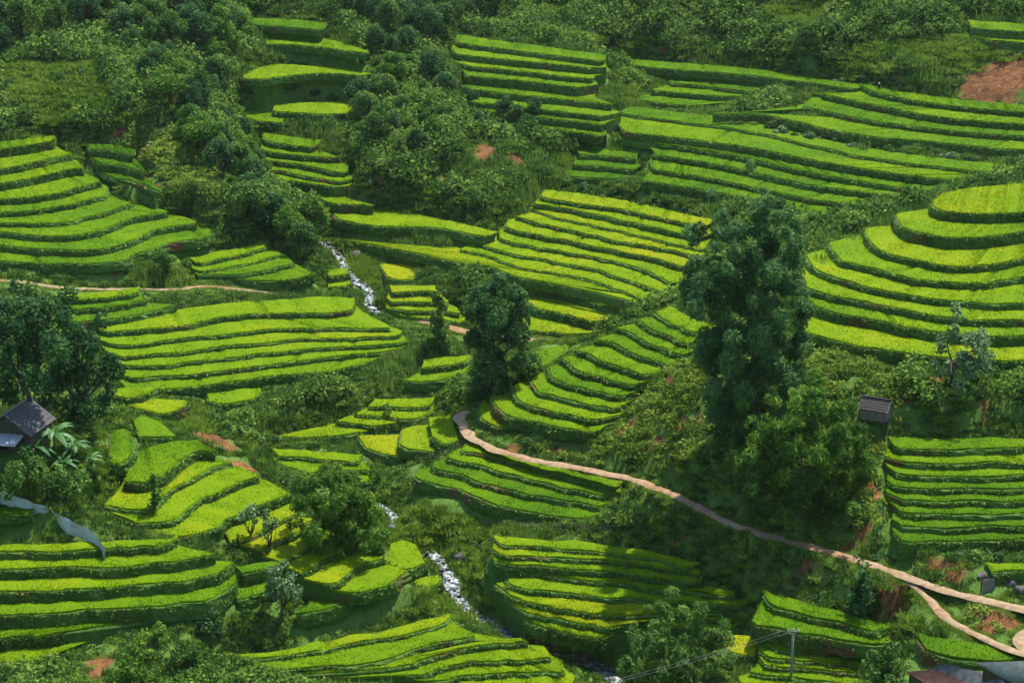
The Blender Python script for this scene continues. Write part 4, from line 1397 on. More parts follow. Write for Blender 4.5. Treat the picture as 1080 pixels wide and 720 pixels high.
for i, (b, bl, lab) in enumerate((((138, 728), [(138, 694, 5), (136, 702, 8), (142, 708, 9), (134, 716, 10), (146, 720, 9)], 'bright green pointed sapling at the bottom edge in the lower left tangle'),
                                  ((196, 716), [(192, 688, 7), (204, 692, 7), (186, 698, 9), (198, 702, 10), (210, 700, 7)], 'leafy young tree in the lower left tangle right of the pointed sapling'),
                                  ((160, 690), [(152, 672, 8), (166, 674, 8), (158, 682, 9)], 'yellow-green crowned young tree in the lower left tangle'),
                                  ((214, 668), [(206, 650, 9), (222, 652, 9), (214, 658, 10), (232, 660, 7)], 'dark spreading tree on the bank under the shaded terraces'))):
    traced_tree('young_tree', lab, T_, None, b, bl, 1.8, ('leaf_bamboo', 'leaf', 'leaf_bamboo', 'leaf_deep')[i], 'tree', 14, .25, 400 + i)


# ---- woods: a few kinds of tree, each copied with its trunk and crown
def wood_proto(seed, h, r, matl, name='woodland_tree', dens=13):
    g = np.random.default_rng(seed); random.seed(seed)
    lobes = []
    for q in range(15):
        an = g.uniform(0, 6.28); e = g.uniform(-.4, 1)
        rr = r * math.sqrt(max(0, 1 - e * e)) * g.uniform(.5, .8)
        lobes.append((math.cos(an) * rr, math.sin(an) * rr, h * .58 + e * h * .36, r * g.uniform(.28, .46)))
    tr = [((0, 0, -.5), (0, 0, h * .5), .2, .13)] + [((0, 0, h * g.uniform(.25, .45)), lobes[k][:3], .09, .03) for k in range(0, 15, 2)]
    return tree_obj(name, 'x', 'tree', None, (0, 0, 0), lobes, tr, matl, dens, .32, seed)


def in_poly_points(poly, n, mind, seed):
    g = np.random.default_rng(seed); p = np.array(poly, float); out = []
    lo, hi = p.min(0), p.max(0)
    tries = 0
    while len(out) < n and tries < 6000:
        tries += 1
        q = g.uniform(lo, hi)
        if inside(q[None], poly)[0] and all(np.hypot(*(q - o)) > mind for o in out): out.append(q)
    return out


WOODS = [([(95, 0), (240, 0), (268, 40), (240, 85), (252, 140), (272, 180), (300, 215), (335, 255), (325, 285), (280, 262), (245, 215), (215, 170), (180, 120), (140, 70), (100, 30)], 74, 13, (5.5, 9.5),
          'dark green leafy tree in the dense ravine woodland left of the valley head', 'ravine woodland trees', ('leaf', 'leaf_deep', 'leaf_bamboo')),
         ([(372, 0), (520, 0), (530, 14), (470, 45), (430, 70), (395, 60), (400, 30), (355, 20)], 26, 14, (6, 10),
          'tree of the shady wood filling the dark ravine at the top of the picture', 'trees of the dark top ravine', ('leaf_deep', 'leaf_deep', 'leaf')),
         ([(372, 125), (400, 105), (430, 75), (470, 90), (478, 130), (460, 165), (420, 170), (388, 160)], 20, 14, (5.5, 9),
          'dense leafy tree on the wooded knob between the valley head and the far terraces', 'trees on the wooded knob', ('leaf', 'leaf_bamboo', 'leaf_deep')),
         ([(-40, 0), (85, 0), (100, 30), (60, 45), (0, 60), (-40, 60)], 12, 16, (7, 10), 'tall shadowy tree in the upper left corner', 'trees of the upper left corner', ('leaf_deep', 'leaf_deep', 'leaf')),
         ([(490, 105), (530, 118), (570, 130), (560, 150), (520, 150), (490, 135)], 9, 13, (3.5, 5.5), 'low dark tree on the bank below the short ladder of terraces', 'trees below the terrace ladder', ('leaf_deep', 'leaf', 'leaf_deep'))]
protos = {}
for wi, (poly, n, mind, (h0, h1), lab, grp, kinds) in enumerate(WOODS):
    pts = in_poly_points(poly, n, mind, 70 + wi)
    for i, (q, P) in enumerate(zip(pts, hit(np.array(pts)))):
        k = kinds[i % 3]; key = (k, i % 2)
        h = random.uniform(h0 * .62, h1 * .95)
        if key not in protos:
            pr = wood_proto(200 + len(protos), 8, 3.2, k)
            protos[key] = pr; pr.location = P; pr.scale = (h / 8,) * 3; pr['label'] = lab; pr['group'] = grp
            mark(P[None], 1.0)
        else:
            dup(protos[key], P, random.uniform(0, 6.28), (h / 8 * random.uniform(.85, 1.2), h / 8 * random.uniform(.85, 1.2), h / 8), lab, grp)


# ---- shrubs along banks and ways
def shrub_proto(seed, matl):
    g = np.random.default_rng(seed)
    lobes = [(g.normal(0, .45), g.normal(0, .45), g.uniform(.25, .85), g.uniform(.35, .6)) for _ in range(7)]
    V, Q, T = leaf_cloud(lobes, 30, .24, seed)
    o = mesh_np('shrub', V, Q, None, [M[matl]], None, T)
    return o


SH = [shrub_proto(300 + i, m_) for i, m_ in enumerate(('leaf', 'leaf_deep', 'leaf_pale', 'leaf', 'leaf_deep', 'leaf'))]
used = set()
ROWS = [([(30, 75), (60, 92), (92, 80), (45, 108), (80, 118), (10, 132), (112, 132), (20, 100), (5, 85)], 22, (5, 8), 'grey-green shrub on the rough grass slope at upper left', 'shrubs of the upper left slope'),
        ([(752, 131), (800, 138), (850, 146), (900, 157), (955, 165)], 22, (6, 9), 'leafy shrub on the high earth bank between the far right rice strips', 'shrubs on the long bank'),
        ([(598, 196), (640, 205), (680, 213), (730, 226), (762, 240)], 20, (7, 10), 'grey-green shrub in the belt above the sunlit middle terraces', 'shrubs above the middle terraces'),
        ([(985, 168), (1010, 171), (1040, 172), (1075, 173)], 9, (7, 10), 'dark rounded shrub in the hedge behind the round knoll', 'shrubs behind the knoll'),
        ([(830, 240), (845, 247), (812, 244), (860, 240)], 6, (7, 9), 'dark shrub in the dip left of the round knoll', 'shrubs in the dip'),
        ([(545, 45), (620, 50), (690, 60), (760, 68), (830, 78), (910, 88)], 26, (6, 9), 'shrub along the topmost terrace of the far hillside', 'shrubs along the top terrace'),
        ([(560, 25), (640, 15), (720, 25), (800, 35), (880, 30), (940, 55)], 24, (6, 10), 'scattered shrub on the rough slope above the far terraces', 'shrubs on the rough top slope'),
        ([(985, 90), (1030, 97), (1080, 98)], 8, (6, 9), 'dark shrub below the brown ploughed plot', 'shrubs below the ploughed plot'),
        ([(136, 280), (150, 272), (165, 282), (150, 290), (188, 276)], 8, (7, 10), 'pale leafy shrub beside the red earth cut over the dirt path', 'shrubs by the earth cut'),
        ([(10, 283), (45, 285), (80, 288), (100, 289)], 8, (4, 5), 'low shrub on the bank over the dirt path at left', 'shrubs over the left path'),
        ([(180, 318), (200, 312), (225, 312), (250, 312)], 8, (5, 8), 'shrub on the lower side of the dirt path', 'shrubs below the left path'),
        ([(255, 330), (285, 334), (305, 336)], 5, (5, 7), 'dark shrub in the notch of the left valley floor terraces', 'shrubs in the terrace notch'),
        ([(245, 248), (262, 243), (280, 240), (292, 250)], 8, (7, 10), 'pale shrub at the end of the left hillside terraces', 'shrubs ending the left terraces'),
        ([(225, 440), (250, 446), (270, 460), (285, 475), (295, 490), (280, 445)], 13, (8, 12), 'dense shrub in the gully beside the red landslip', 'shrubs by the landslip'),
        ([(300, 420), (340, 415), (380, 405), (420, 390), (440, 375), (330, 435)], 18, (6, 9), 'shrub on the gully bank below the left valley floor terraces', 'shrubs of the gully bank'),
        ([(365, 466), (380, 478), (395, 486), (415, 494), (440, 492)], 10, (6, 9), 'dark shrub hugging the gully under the bamboo fence', 'shrubs under the bamboo fence'),
        ([(448, 560), (470, 540), (486, 575), (496, 585), (500, 600), (505, 617)], 11, (6, 9), 'shrub on the stream bank meadow', 'shrubs of the stream bank'),
        ([(418, 410), (470, 430), (486, 420), (495, 412)], 7, (6, 9), 'shrub at the foot of the tall dark round-crowned tree', 'shrubs at the foot of the tall tree'),
        ([(505, 455), (530, 462), (560, 466), (600, 468), (630, 472)], 13, (6, 9), 'shrub on the bank under the spur terraces above the path', 'shrubs under the spur'),
        ([(870, 625), (885, 640), (925, 640), (945, 655), (860, 632), (935, 650)], 10, (7, 11), 'shrub around the blue-green upright tree below the path', 'shrubs round the upright tree'),
        ([(945, 585), (970, 588), (1010, 586), (1050, 588), (1075, 586)], 11, (6, 9), 'shrub on the bank under the straight right-hand terraces', 'shrubs under the right terraces'),
        ([(930, 565), (935, 580), (925, 590), (915, 575)], 5, (7, 10), 'grey-green bush above the dirt path at right', 'bushes above the right path'),
        ([(990, 392), (1020, 398), (1050, 400), (1070, 410), (980, 415), (1035, 420), (1005, 440)], 14, (7, 11), 'dark shrub on the tangled slope under the round knoll', 'shrubs under the knoll'),
        ([(870, 385), (890, 392), (905, 395), (860, 400), (880, 415), (940, 395)], 12, (6, 9), 'yellow-green shrub on the slope beside the stilt hut', 'shrubs by the stilt hut'),
        ([(880, 345), (910, 352), (940, 358), (870, 338)], 7, (5, 7), 'small shrub on the lowest banks of the round knoll', 'shrubs on the knoll banks'),
        ([(150, 655), (175, 660), (200, 655), (140, 680), (170, 690), (215, 665), (110, 665), (60, 700)], 18, (8, 12), 'dark bush in the tangle at the lower left', 'bushes of the lower left tangle'),
        ([(240, 640), (270, 650), (300, 645), (330, 660), (370, 650), (400, 640)], 13, (7, 10), 'bush on the slope above the bottom terraces', 'bushes over the bottom terraces'),
        ([(205, 582), (230, 575), (250, 585), (215, 572)], 6, (6, 9), 'blue-green bush below the smooth bright bays', 'bushes below the bays'),
        ([(262, 95), (300, 98), (340, 96), (370, 94), (320, 104)], 12, (6, 9), 'dark shrub on the bank between the flat paddies of the valley head', 'shrubs of the valley head'),
        ([(262, 60), (300, 58), (345, 62), (385, 66), (300, 34), (340, 36)], 10, (5, 7), 'dark shrub on the upper banks of the valley head', 'shrubs of the upper valley head'),
        ([(480, 140), (500, 160), (540, 165), (575, 175), (560, 188), (620, 185)], 12, (6, 9), 'dark shrub on the broken ground under the far terraces', 'shrubs on the broken ground'),
        ([(400, 262), (420, 272), (445, 285), (455, 290), (390, 270)], 9, (5, 8), 'dark shrub on the bank over the rocky stream', 'shrubs over the stream'),
        ([(390, 195), (420, 200), (450, 195), (480, 215), (500, 225)], 10, (5, 8), 'low shrub on the shadowed slope above the broad lime paddy', 'shrubs above the lime paddy'),
        ([(560, 335), (580, 342), (610, 322), (640, 335)], 7, (4, 6), 'small dark shrub on the banks beside the pale path', 'shrubs by the pale path')]
random.seed(5)
for line, n, (r0, r1), lab, grp in ROWS:
    n = max(3, int(n * .70))
    if len(line) > 5 or True:
        g = np.random.default_rng(len(lab) * 7 + n)
        c = curve(line, n) if line == sorted(line) else np.array([line[i % len(line)] for i in range(n)], float) + g.normal(0, 5, (n, 2))
        c = c + g.normal(0, 2.2, c.shape)
    for P in hit(c):
        if grp not in ('shrubs of the valley head', 'shrubs of the upper valley head', 'shrubs on the long bank', 'shrubs on the knoll banks', 'shrubs above the lime paddy') and OCC[min(OY - 1, int((P[1] - GY0) / OCC_S)), min(OX - 1, int((P[0] - GX0) / OCC_S))]: continue
        px, _ = scale_at(P)
        s = random.uniform(r0, r1) * .85 / px
        k = random.randrange(len(SH))
        if k not in used:
            used.add(k); o = SH[k]
        else:
            o = SH[k].copy(); COL.objects.link(o)
        o.location = P - np.array([0, 0, .1]); o.rotation_euler = (0, 0, random.uniform(0, 6.28)); o.scale = (s, s, s * random.uniform(.75, 1.15))
        tag(o, lab, 'shrub', grp)

# ---- banana plants beside the wooden house
def banana(loc, h, seed, label):
    g = random.Random(seed)
    root = empty('banana_plant', loc); tag(root, label, 'banana plant', 'banana plants by the house')
    mb = MB(); mb.tube([(0, 0, -.3), (.03, 0, h * .25), (.05, .02, h * .5)], [.16, .14, .09], 7); mb.build('stem', M['cane'], root, True)
    V, Q, T = [], [], []
    for k in range(9):
        an = k * 2.4 + g.uniform(-.4, .4); L = h * g.uniform(.55, .75); up = g.uniform(.35, 1.2); n = 8; base = len(V)
        lf = []
        for i in range(n + 1):
            t = i / n
            r = L * (t * .85); z = h * .48 + L * (up * t - (.55 + .35 * up) * t * t)
            wd = .30 * (h / 4) * math.sin(math.pi * min(1, .08 + t * .92)) ** .6
            c = Vector((math.cos(an) * r, math.sin(an) * r, z)); s = Vector((-math.sin(an), math.cos(an), 0)) * wd
            V += [c - s - Vector((0, 0, wd * .35)), c, c + s - Vector((0, 0, wd * .35))]
        for i in range(n):
            a = base + i * 3
            Q += [(a, a + 1, a + 4, a + 3), (a + 1, a + 2, a + 5, a + 4)]
    V = np.array([tuple(v) for v in V])
    mesh_np('leaves', V, np.array(Q), None, [M['leaf_banana']], root, np.clip(.5 + np.random.default_rng(seed).normal(0, .12, len(V)), 0, 1))
    return root


M['leaf_banana'] = leaf_mat('leaf_banana', (.020, .075, .018), (.055, .150, .035), (.12, .24, .075), .3, .5, .25)
bl = [((38, 488), 4.2, 'banana plant with long arching leaves nearest the wooden house'), ((58, 480), 5.6, 'tallest banana plant with one leaf standing straight up'),
      ((78, 488), 4.6, 'banana plant with pale shining leaves right of the tallest one'), ((68, 502), 3.6, 'low banana plant in front of the tallest one'), ((94, 498), 3.4, 'banana plant drooping at the right end of the patch')]
for i, (q, h, lab) in enumerate(bl): banana(hit([q])[0], h, 40 + i, lab)
traced_tree('broadleaf_bush', 'rounded leafy bush under the banana plants beside the grey netting', 'bush', None, (52, 530), [(25, 492, 10), (45, 496, 11), (66, 506, 11), (84, 510, 10), (36, 510, 11), (56, 516, 11), (76, 520, 8), (14, 505, 9)], 2.5, 'leaf', 'tree', 10, .3, 61)

# ------------------------------------------------------------------ rocks
def rock_mesh(seed):
    g = np.random.default_rng(seed)
    import bmesh
    bm = bmesh.new(); bmesh.ops.create_icosphere(bm, subdivisions=3, radius=1)
    D = g.normal(0, 1, (9, 3)); D /= np.linalg.norm(D, axis=1)[:, None]; c = g.uniform(.55, .9, 9)
    for v in bm.verts:
        p = np.array(v.co)
        for d, k in zip(D, c):
            e = p @ d
            if e > k: p = p - d * (e - k) * .85
        p *= 1 + .04 * math.sin(p[0] * 9 + seed) * math.sin(p[1] * 8)
        v.co = p * np.array([1, .8, .62])
    me = bpy.data.meshes.new('boulder'); bm.to_mesh(me); bm.free()
    me.materials.append(M['rock'])
    return me


rocks = [rock_mesh(i) for i in range(5)]
RK = [(376, 268, 7, 'large dark boulder splitting the upper stream'), (450, 368, 5, 'blue-grey boulder in the gully below the slender tree'), (486, 587, 8, 'flat grey boulder at the top of the lower rapids'),
      (486, 660, 4.5, 'round boulder standing alone on the meadow left of the rapids'), (553, 668, 8, 'big grey boulder at the foot of the rapids'), (566, 671, 5, 'pinkish boulder beside the big grey one at the foot of the rapids'),
      (616, 690, 9, 'largest pale boulder below the yellow rice strips'), (603, 690, 5, 'pale boulder touching the left of the largest pale one'), (655, 656, 6, 'grey boulder at the end of a yellow rice strip'),
      (644, 653, 4.5, 'smaller grey boulder at the end of a yellow rice strip'), (413, 556, 6, 'boulder beside the small pool on the meadow'), (1037, 606, 6, 'brown rock standing over the plank gate'),
      (1064, 612, 9, 'dark rock lump right of the plank gate'), (1078, 622, 9, 'dark rock lump at the right edge above the path'), (1028, 634, 4, 'small rock at the edge of the path by the plank gate'), (352, 471, 3.5, 'pale rock among bushes in the gully')]
for i, (u, v, r, lab) in enumerate(RK):
    P = hit([(u, v + r * .4)])[0]; px, _ = scale_at(P)
    o = bpy.data.objects.new('boulder', rocks[i % 5]); COL.objects.link(o)
    s = r / px
    o.location = P + np.array([0, 0, s * .3]); o.rotation_euler = (random.uniform(-.2, .2), random.uniform(-.2, .2), random.uniform(0, 6.28)); o.scale = (s * 1.1, s * 1.1, s * random.uniform(.9, 1.2))
    tag(o, lab, 'boulder', 'boulders of the valley')
g = np.random.default_rng(88)
for nm, n in ((0, 24), (1, 44)):
    P_, half = WAYS['stream'][nm]
    for k in range(n):
        lo = 0
        p = P_[g.integers(lo, len(P_) - 2)].copy(); p[:2] += g.normal(0, half * .75, 2)
        s = g.uniform(.15, .55)
        o = bpy.data.objects.new('stream_rock', rocks[k % 5]); COL.objects.link(o)
        o.location = (p[0], p[1], p[2] - .15 + s * .2); o.rotation_euler = (0, 0, g.uniform(0, 6.28)); o.scale = (s, s * .9, s)
        tag(o, 'small wet rock in the ' + ('upper' if nm == 0 else 'lower') + ' white rapids of the stream', 'rock', 'rocks in the ' + ('upper' if nm == 0 else 'lower') + ' rapids')

# ------------------------------------------------------------------ buildings
M['tin_grey'] = plain('tin_grey', (.045, .05, .052), (.14, .145, .145), 1.6, .7, .3, .1)
M['tin_green'] = plain('tin_green', (.06, .085, .078), (.16, .19, .175), 1.4, .7, .3, .1)
M['tin_rust'] = plain('tin_rust', (.06, .028, .018), (.17, .085, .06), 1.1, .75, .3, .1)
M['tin_blue'] = plain('tin_blue', (.16, .18, .19), (.28, .30, .31), 1.2, .7, .3, .05)
M['slate'] = plain('dark_roof_boards', (.020, .019, .020), (.085, .08, .078), 3.0, .8, .3, 0, .3)
M['thatch'] = plain('thatch', (.030, .028, .026), (.095, .085, .075), 5, .95, .1, 0, .8)
M['black'] = plain('dark_inside', (.006, .006, .006), (.012, .012, .012), 2, .9)


def local(root, mb_fn): ...


def gable_house(name, label, cat, loc, rz, w_, l_, wall, rise, over, roofm, wallm, stilts=0., courses=7):
    """ridge along local y; the gable faces -y"""
    root = empty(name, loc, rz); tag(root, label, cat)
    z0 = stilts
    hw, hl = w_ / 2, l_ / 2
    # walls of upright boards
    mb = MB()
    nb = int(w_ / .22)
    for y in (-hl, hl):
        for k in range(nb):
            x = -hw + (k + .5) * w_ / nb; top = wall + rise * (1 - abs(x) / hw) * .93
            mb.box((x, y, z0 + top / 2), (w_ / nb - .02, .05 + .015 * (k % 2), top))
    nb = int(l_ / .22)
    for x in (-hw, hw):
        for k in range(nb):
            y = -hl + (k + .5) * l_ / nb
            mb.box((x, y, z0 + wall / 2), (.05 + .015 * (k % 2), l_ / nb - .02, wall))
    mb.build('wall', M[wallm], root)
    mb = MB(); mb.box((0, 0, z0 + .02), (w_ + .1, l_ + .1, .12)); mb.build('floor', M['wood'], root)
    # roof: overlapping courses on both sides
    for s in (-1, 1):
        mb = MB()
        for c in range(courses):
            t0, t1 = c / courses, (c + 1.18) / courses
            x0, x1 = s * (hw + over) * (1 - t0), s * (hw + over) * max(0, 1 - t1)
            sl_ = rise / hw
            zz = lambda x: z0 + wall + rise - abs(x) * sl_ + .06 + .03 * c / courses
            jit = [random.uniform(-.04, .04) for _ in range(4)]
            mb.slab([(x0, -hl - over + jit[0], zz(x0) + .05), (x1, -hl - over + jit[1], zz(x1)), (x1, hl + over + jit[2], zz(x1)), (x0, hl + over + jit[3], zz(x0) + .05)], .05)
        mb.build('roof_slope', M[roofm], root)
    mb = MB(); mb.tube([(0, -hl - over - .05, z0 + wall + rise + .14), (0, hl + over + .05, z0 + wall + rise + .14)], .12, 7); mb.build('ridge_cap', M['wood_pale' if roofm == 'slate' else roofm], root)
    for s in (-1, 1):
        for y in (-hl - over, hl + over):
            mb = MB(); mb.tube([(s * (hw + over), y, z0 + wall + rise - (hw + over) * rise / hw), (0, y, z0 + wall + rise + .02)], .06, 5)
            mb.build('barge_board', M['wood_pale'], root)
    if stilts:
        for x in (-hw * .9, 0, hw * .9):
            for y in (-hl * .9, hl * .9):
                mb = MB(); mb.tube([(x, y, -1.2), (x, y, z0)], .09, 6); mb.build('stilt', M['wood'], root)
    return root


P = hit([(22, 468)])[0]
apex = at_z([(5, 436)], P[2] + 4.6)[0]
hz_ = P[2]
rz = -R(13)
ctr = apex + np.array([math.sin(-rz) * 2.9, math.cos(rz) * 2.9, 0])
house = gable_house('wooden_house', 'old wooden house with a dark board roof half hidden by trees at the left edge', 'house', (ctr[0], ctr[1], hz_), rz, 5.8, 5.4, 2.4, 2.1, .45, 'slate', 'wood')
mb = MB(); mb.slab([(-3.6, -5.2, 1.5), (2.2, -5.2, 1.5), (2.2, -2.85, 2.1), (-3.6, -2.85, 2.1)], .05); mb.build('lean_to_roof', M['tin_blue'], house)
for x in (-3.4, -.6, 2.0):
    mb = MB(); mb.tube([(x, -5.0, -.6), (x, -5.0, 1.5)], .07, 6); mb.build('lean_to_post', M['wood'], house)
mb = MB(); mb.box((-.6, -2.76, .95), (.95, .06, 1.9)); mb.build('dark_doorway', M['black'], house)  # near-black panel on the boards: the unlit inside is painted on

P = hit([(923, 446)])[0]
hut = gable_house('stilt_hut', 'small weathered hut on stilts with a mossy thatched roof on the bushy slope', 'hut', (P[0], P[1], P[2] - .3), R(62), 2.3, 3.0, 1.5, .9, .26, 'thatch', 'wood_pale', .9, 5)
mb = MB()
for k in range(3): mb.box((0, 1.60, 1.1 + k * .4), (2.3, .06, .1))
mb.build('rail', M['wood_pale'], hut)


def tin_shed(name, label, corners, matr, drop, ridge=None):
    C = np.vstack([at_z([(u, v)], z) for u, v, z in corners])
    c = C.mean(0); gz = float(ground(c[None])[0])
    root = empty(name, (c[0], c[1], gz)); tag(root, label, 'shed', 'tin roofed sheds')
    L = C - np.array([c[0], c[1], gz])
    # corrugated sheet: ribs run down the slope (corner 0 -> 3)
    n = 60; V = []
    for i in range(n + 1):
        t = i / n
        a = L[0] * (1 - t) + L[1] * t; b = L[3] * (1 - t) + L[2] * t
        up = .03 * (i % 2)
        V += [a + [0, 0, up], b + [0, 0, up], a + [0, 0, up - .05], b + [0, 0, up - .05]]
    Q = []
    for i in range(n):
        k = i * 4
        Q += [(k, k + 1, k + 5, k + 4), (k + 2, k + 6, k + 7, k + 3), (k, k + 4, k + 6, k + 2), (k + 1, k + 3, k + 7, k + 5)]
    Q += [(0, 2, 3, 1), (n * 4, n * 4 + 1, n * 4 + 3, n * 4 + 2)]
    mesh_np('roof', np.array(V), np.array(Q), None, [matr], root, np.full(len(V), .5))
    ctr = L.mean(0)
    I = [ctr + (p - ctr) * .88 for p in L]
    mb = MB()
    for i in range(4):
        a, b = I[i], I[(i + 1) % 4]
        mb.slab([(a[0], a[1], -.6), (b[0], b[1], -.6), (b[0], b[1], b[2] - .12), (a[0], a[1], a[2] - .12)], .06)
    mb.build('wall', M['wood'], root)
    mb = MB()
    for i in range(4): mb.tube([(I[i][0], I[i][1], -.6), (I[i][0], I[i][1], I[i][2] - .08)], .08, 6)
    mb.build('post', M['wood'], root)
    return root


tin_shed('tin_shed', 'long shed with a grey-green corrugated tin roof at the lower right corner', [(1028, 698.5, 17.9), (1150, 694, 17.9), (1190, 735, 15.6), (1084, 728, 15.6)], M['tin_green'], 2)
tin_shed('tin_shed', 'low shed with a dark grey tin roof between the rusty and the grey-green roofs', [(1006, 702.5, 16.6), (1056, 713, 16.6), (1066, 738, 15.4), (992, 712, 15.6)], M['tin_grey'], 2)
tin_shed('tin_shed', 'small shed with a grey sheet roof touching the vivid rice strip', [(994, 699.5, 16.35), (1012, 702.5, 16.35), (996, 711, 15.75), (978, 706.5, 15.75)], M['tin_grey'], 2)
tin_shed('tin_shed', 'shed with a rusty red-brown tin roof beside the round bright green tree', [(956, 708, 16.0), (986, 705.5, 16.2), (1026, 722, 15.5), (988, 728, 15.1)], M['tin_rust'], 2)

# ------------------------------------------------------------------ pole, wires, fences, small things
M['pole'] = plain('concrete_pole', (.16, .15, .14), (.30, .29, .27), 2, .9)
M['steel'] = plain('wire', (.10, .105, .11), (.15, .155, .16), 2, .6, .3, 0)
M['white'] = plain('white_paint', (.62, .62, .58), (.8, .8, .77), 2, .8)
M['net'] = plain('grey_netting', (.26, .29, .29), (.46, .49, .48), .8, .8, .2, 0, .4)


def pole(loc, h, label):
    root = empty('utility_pole', loc); tag(root, label, 'pole')
    mb = MB(); mb.tube([(0, 0, -.8), (0, 0, h * .5), (0, 0, h)], [.16, .14, .11], 8); mb.build('shaft', M['pole'], root, True)
    mb = MB(); mb.box((0, -.12, h - .35), (1.3, .09, .1)); mb.build('crossarm', M['steel'], root)
    for x in (-.55, .55):
        mb = MB(); mb.tube([(x, -.12, h - .3), (x, -.12, h - .22), (x, -.12, h - .05)], [.04, .07, .04], 7); mb.build('insulator', M['white'], root)
    return root


pp = hit([(833.5, 728)])[0]
pxm, cs = scale_at(pp)
ph = (728 - 664) / pxm / cs
pole(pp, ph, 'slim concrete utility pole with a short crossarm among the light green rice rows')
far = at_D([(350, 790)], 150)[0]; far[2] = ground(far[None])[0] + 6.5
root = empty('power_line', pp + np.array([0, 0, ph])); tag(root, 'pair of thin power wires running from the utility pole past the bottom bamboo clump', 'wires')
for s in (-.55, .55):
    a = Vector((s, -.12, -.03)); b = Vector(far - pp - np.array([0, 0, ph])) + Vector((s, 0, 0))
    pts = [a.lerp(b, t / 24) - Vector((0, 0, 1.2 * 4 * (t / 24) * (1 - t / 24))) for t in range(25)]
    mb = MB(); mb.tube(pts, .013, 5); mb.build('wire', M['steel'], root)


def way3d(line, n):
    return curve(hit(curve(line, n)), n)


def fence(name, label, line, h, gap, cat='fence', group=None):
    P_ = curve(hit(curve(line, 12)), 12)
    L = np.linalg.norm(np.diff(P_, axis=0), axis=1).sum(); n = int(L / gap)
    P_ = curve(P_, n); o = P_[0].copy()
    root = empty(name, o); tag(root, label, cat, group)
    mb = MB()
    for p in P_:
        q = p - o; q[2] = ground(p[None])[0] - o[2]; t = random.uniform(-.06, .06); hh = h * random.uniform(.85, 1.12)
        mb.tube([(q[0], q[1], q[2] - .3), (q[0] + t, q[1] + t, q[2] + hh)], .03, 4)
    mb.build('pickets', M['wood'], root)
    for f in (.35, .75):
        mb = MB(); mb.tube([(p[0] - o[0], p[1] - o[1] - .04, ground(p[None])[0] - o[2] + h * f) for p in P_[::3]], .03, 4); mb.build('rail', M['wood'], root)
    return root


fence('bamboo_fence', 'bamboo picket fence curving round the ripe yellow paddy to the path bend', [(384, 485), (410, 490), (440, 489), (466, 483), (488, 474), (497, 464)], 1.25, .22)
fence('bamboo_fence', 'long grey bamboo picket fence above the sunny terraces right of the stream', [(508, 559), (560, 560), (600, 561), (646, 566)], 1.1, .24)

line_t = [(-20, 521), (0, 523), (25, 533), (46, 540), (67, 552), (94, 565), (111, 583)]
c_ = curve(line_t, 40); h_ = hit(c_)
zl = np.polyval(np.polyfit(np.arange(40), h_[:, 2], 1), np.arange(40))
P_ = at_z(c_, zl + .6); o = P_[0].copy()
root = empty('netting_fence', o); tag(root, 'sagging grey netting fence running down the slope below the banana plants', 'fence')
V = []; n = len(P_); g = np.random.default_rng(4)
for q, zz in enumerate((0, .4, .7, .95)):
    for i, p in enumerate(P_):
        V.append((p[0] - o[0] + g.normal(0, .04) + .05 * math.sin(i * 1.7 + q), p[1] - o[1] + .10 * math.sin(i * .9 + q) + q * .06, p[2] - o[2] + zz - (.9 if q == 0 else .25) + g.normal(0, .02) + .04 * math.sin(i * 1.1)))
V = np.array(V); V2 = V + np.array([0, .03, 0])
Q = quad_grid(4, n)
mesh_np('net', np.vstack([V, V2]), np.vstack([Q, Q[:, ::-1] + len(V)]), None, [M['net']], root, smooth=True)
for i in range(0, n, 5):
    p = P_[i] - o; mb = MB(); mb.tube([(p[0], p[1] + .12, ground(P_[i][None])[0] - o[2] - .3), (p[0], p[1] + .14, ground(P_[i][None])[0] - o[2] + 1.0)], .035, 5); mb.build('stake', M['wood'], root)

P = hit([(1042, 625)])[0]
root = empty('plank_gate', P, R(12)); tag(root, 'pale weathered plank gate leaning on the earth bank at the right edge', 'gate')
mb = MB()
for k in range(7): mb.box((-.6 + k * .2, 0, .75), (.17, .05, 1.5 + .12 * math.sin(k * 2.3)), 0, -.12)
mb.build('planks', M['wood_pale'], root)
for x in (-.75, .75):
    mb = MB(); mb.tube([(x, .1, -.4), (x, .12, 1.8)], .08, 6); mb.build('post', M['wood'], root)
mb = MB(); mb.box((0, .06, 1.15), (1.5, .06, .1)); mb.build('crossbar', M['wood'], root)

P = hit([(289, 36)])[0]
root = empty('white_spout', P); tag(root, 'small white post with a spout on the bank high in the valley head', 'post')
mb = MB(); mb.box((0, 0, .7), (.34, .34, 1.9)); mb.box((0, 0, 1.72), (.46, .46, .12)); mb.build('post', M['white'], root)
mb = MB(); mb.tube([(0, -.1, 1.3), (0, -.5, 1.25), (0, -.6, 1.1)], .06, 6); mb.build('pipe', M['white'], root)

# ------------------------------------------------------------------ a farmer on the top terrace
def skinned(name, joints, bones, mat, parent, sub=2):
    me = bpy.data.meshes.new(name); me.from_pydata([j[:3] for j in joints], bones, []); me.update()
    o = bpy.data.objects.new(name, me); COL.objects.link(o)
    o.modifiers.new('skin', 'SKIN'); s = o.modifiers.new('sub', 'SUBSURF'); s.levels = s.render_levels = sub
    for v, j in zip(me.skin_vertices[0].data, joints): v.radius = (j[3], j[3])
    me.skin_vertices[0].data[0].use_root = True
    dg = bpy.context.evaluated_depsgraph_get(); dg.update()
    m2 = bpy.data.meshes.new_from_object(o.evaluated_get(dg)); m2.materials.clear(); m2.materials.append(mat)
    for p in m2.polygons: p.use_smooth = True
    o.modifiers.clear(); o.data = m2; o.parent = parent
    return o


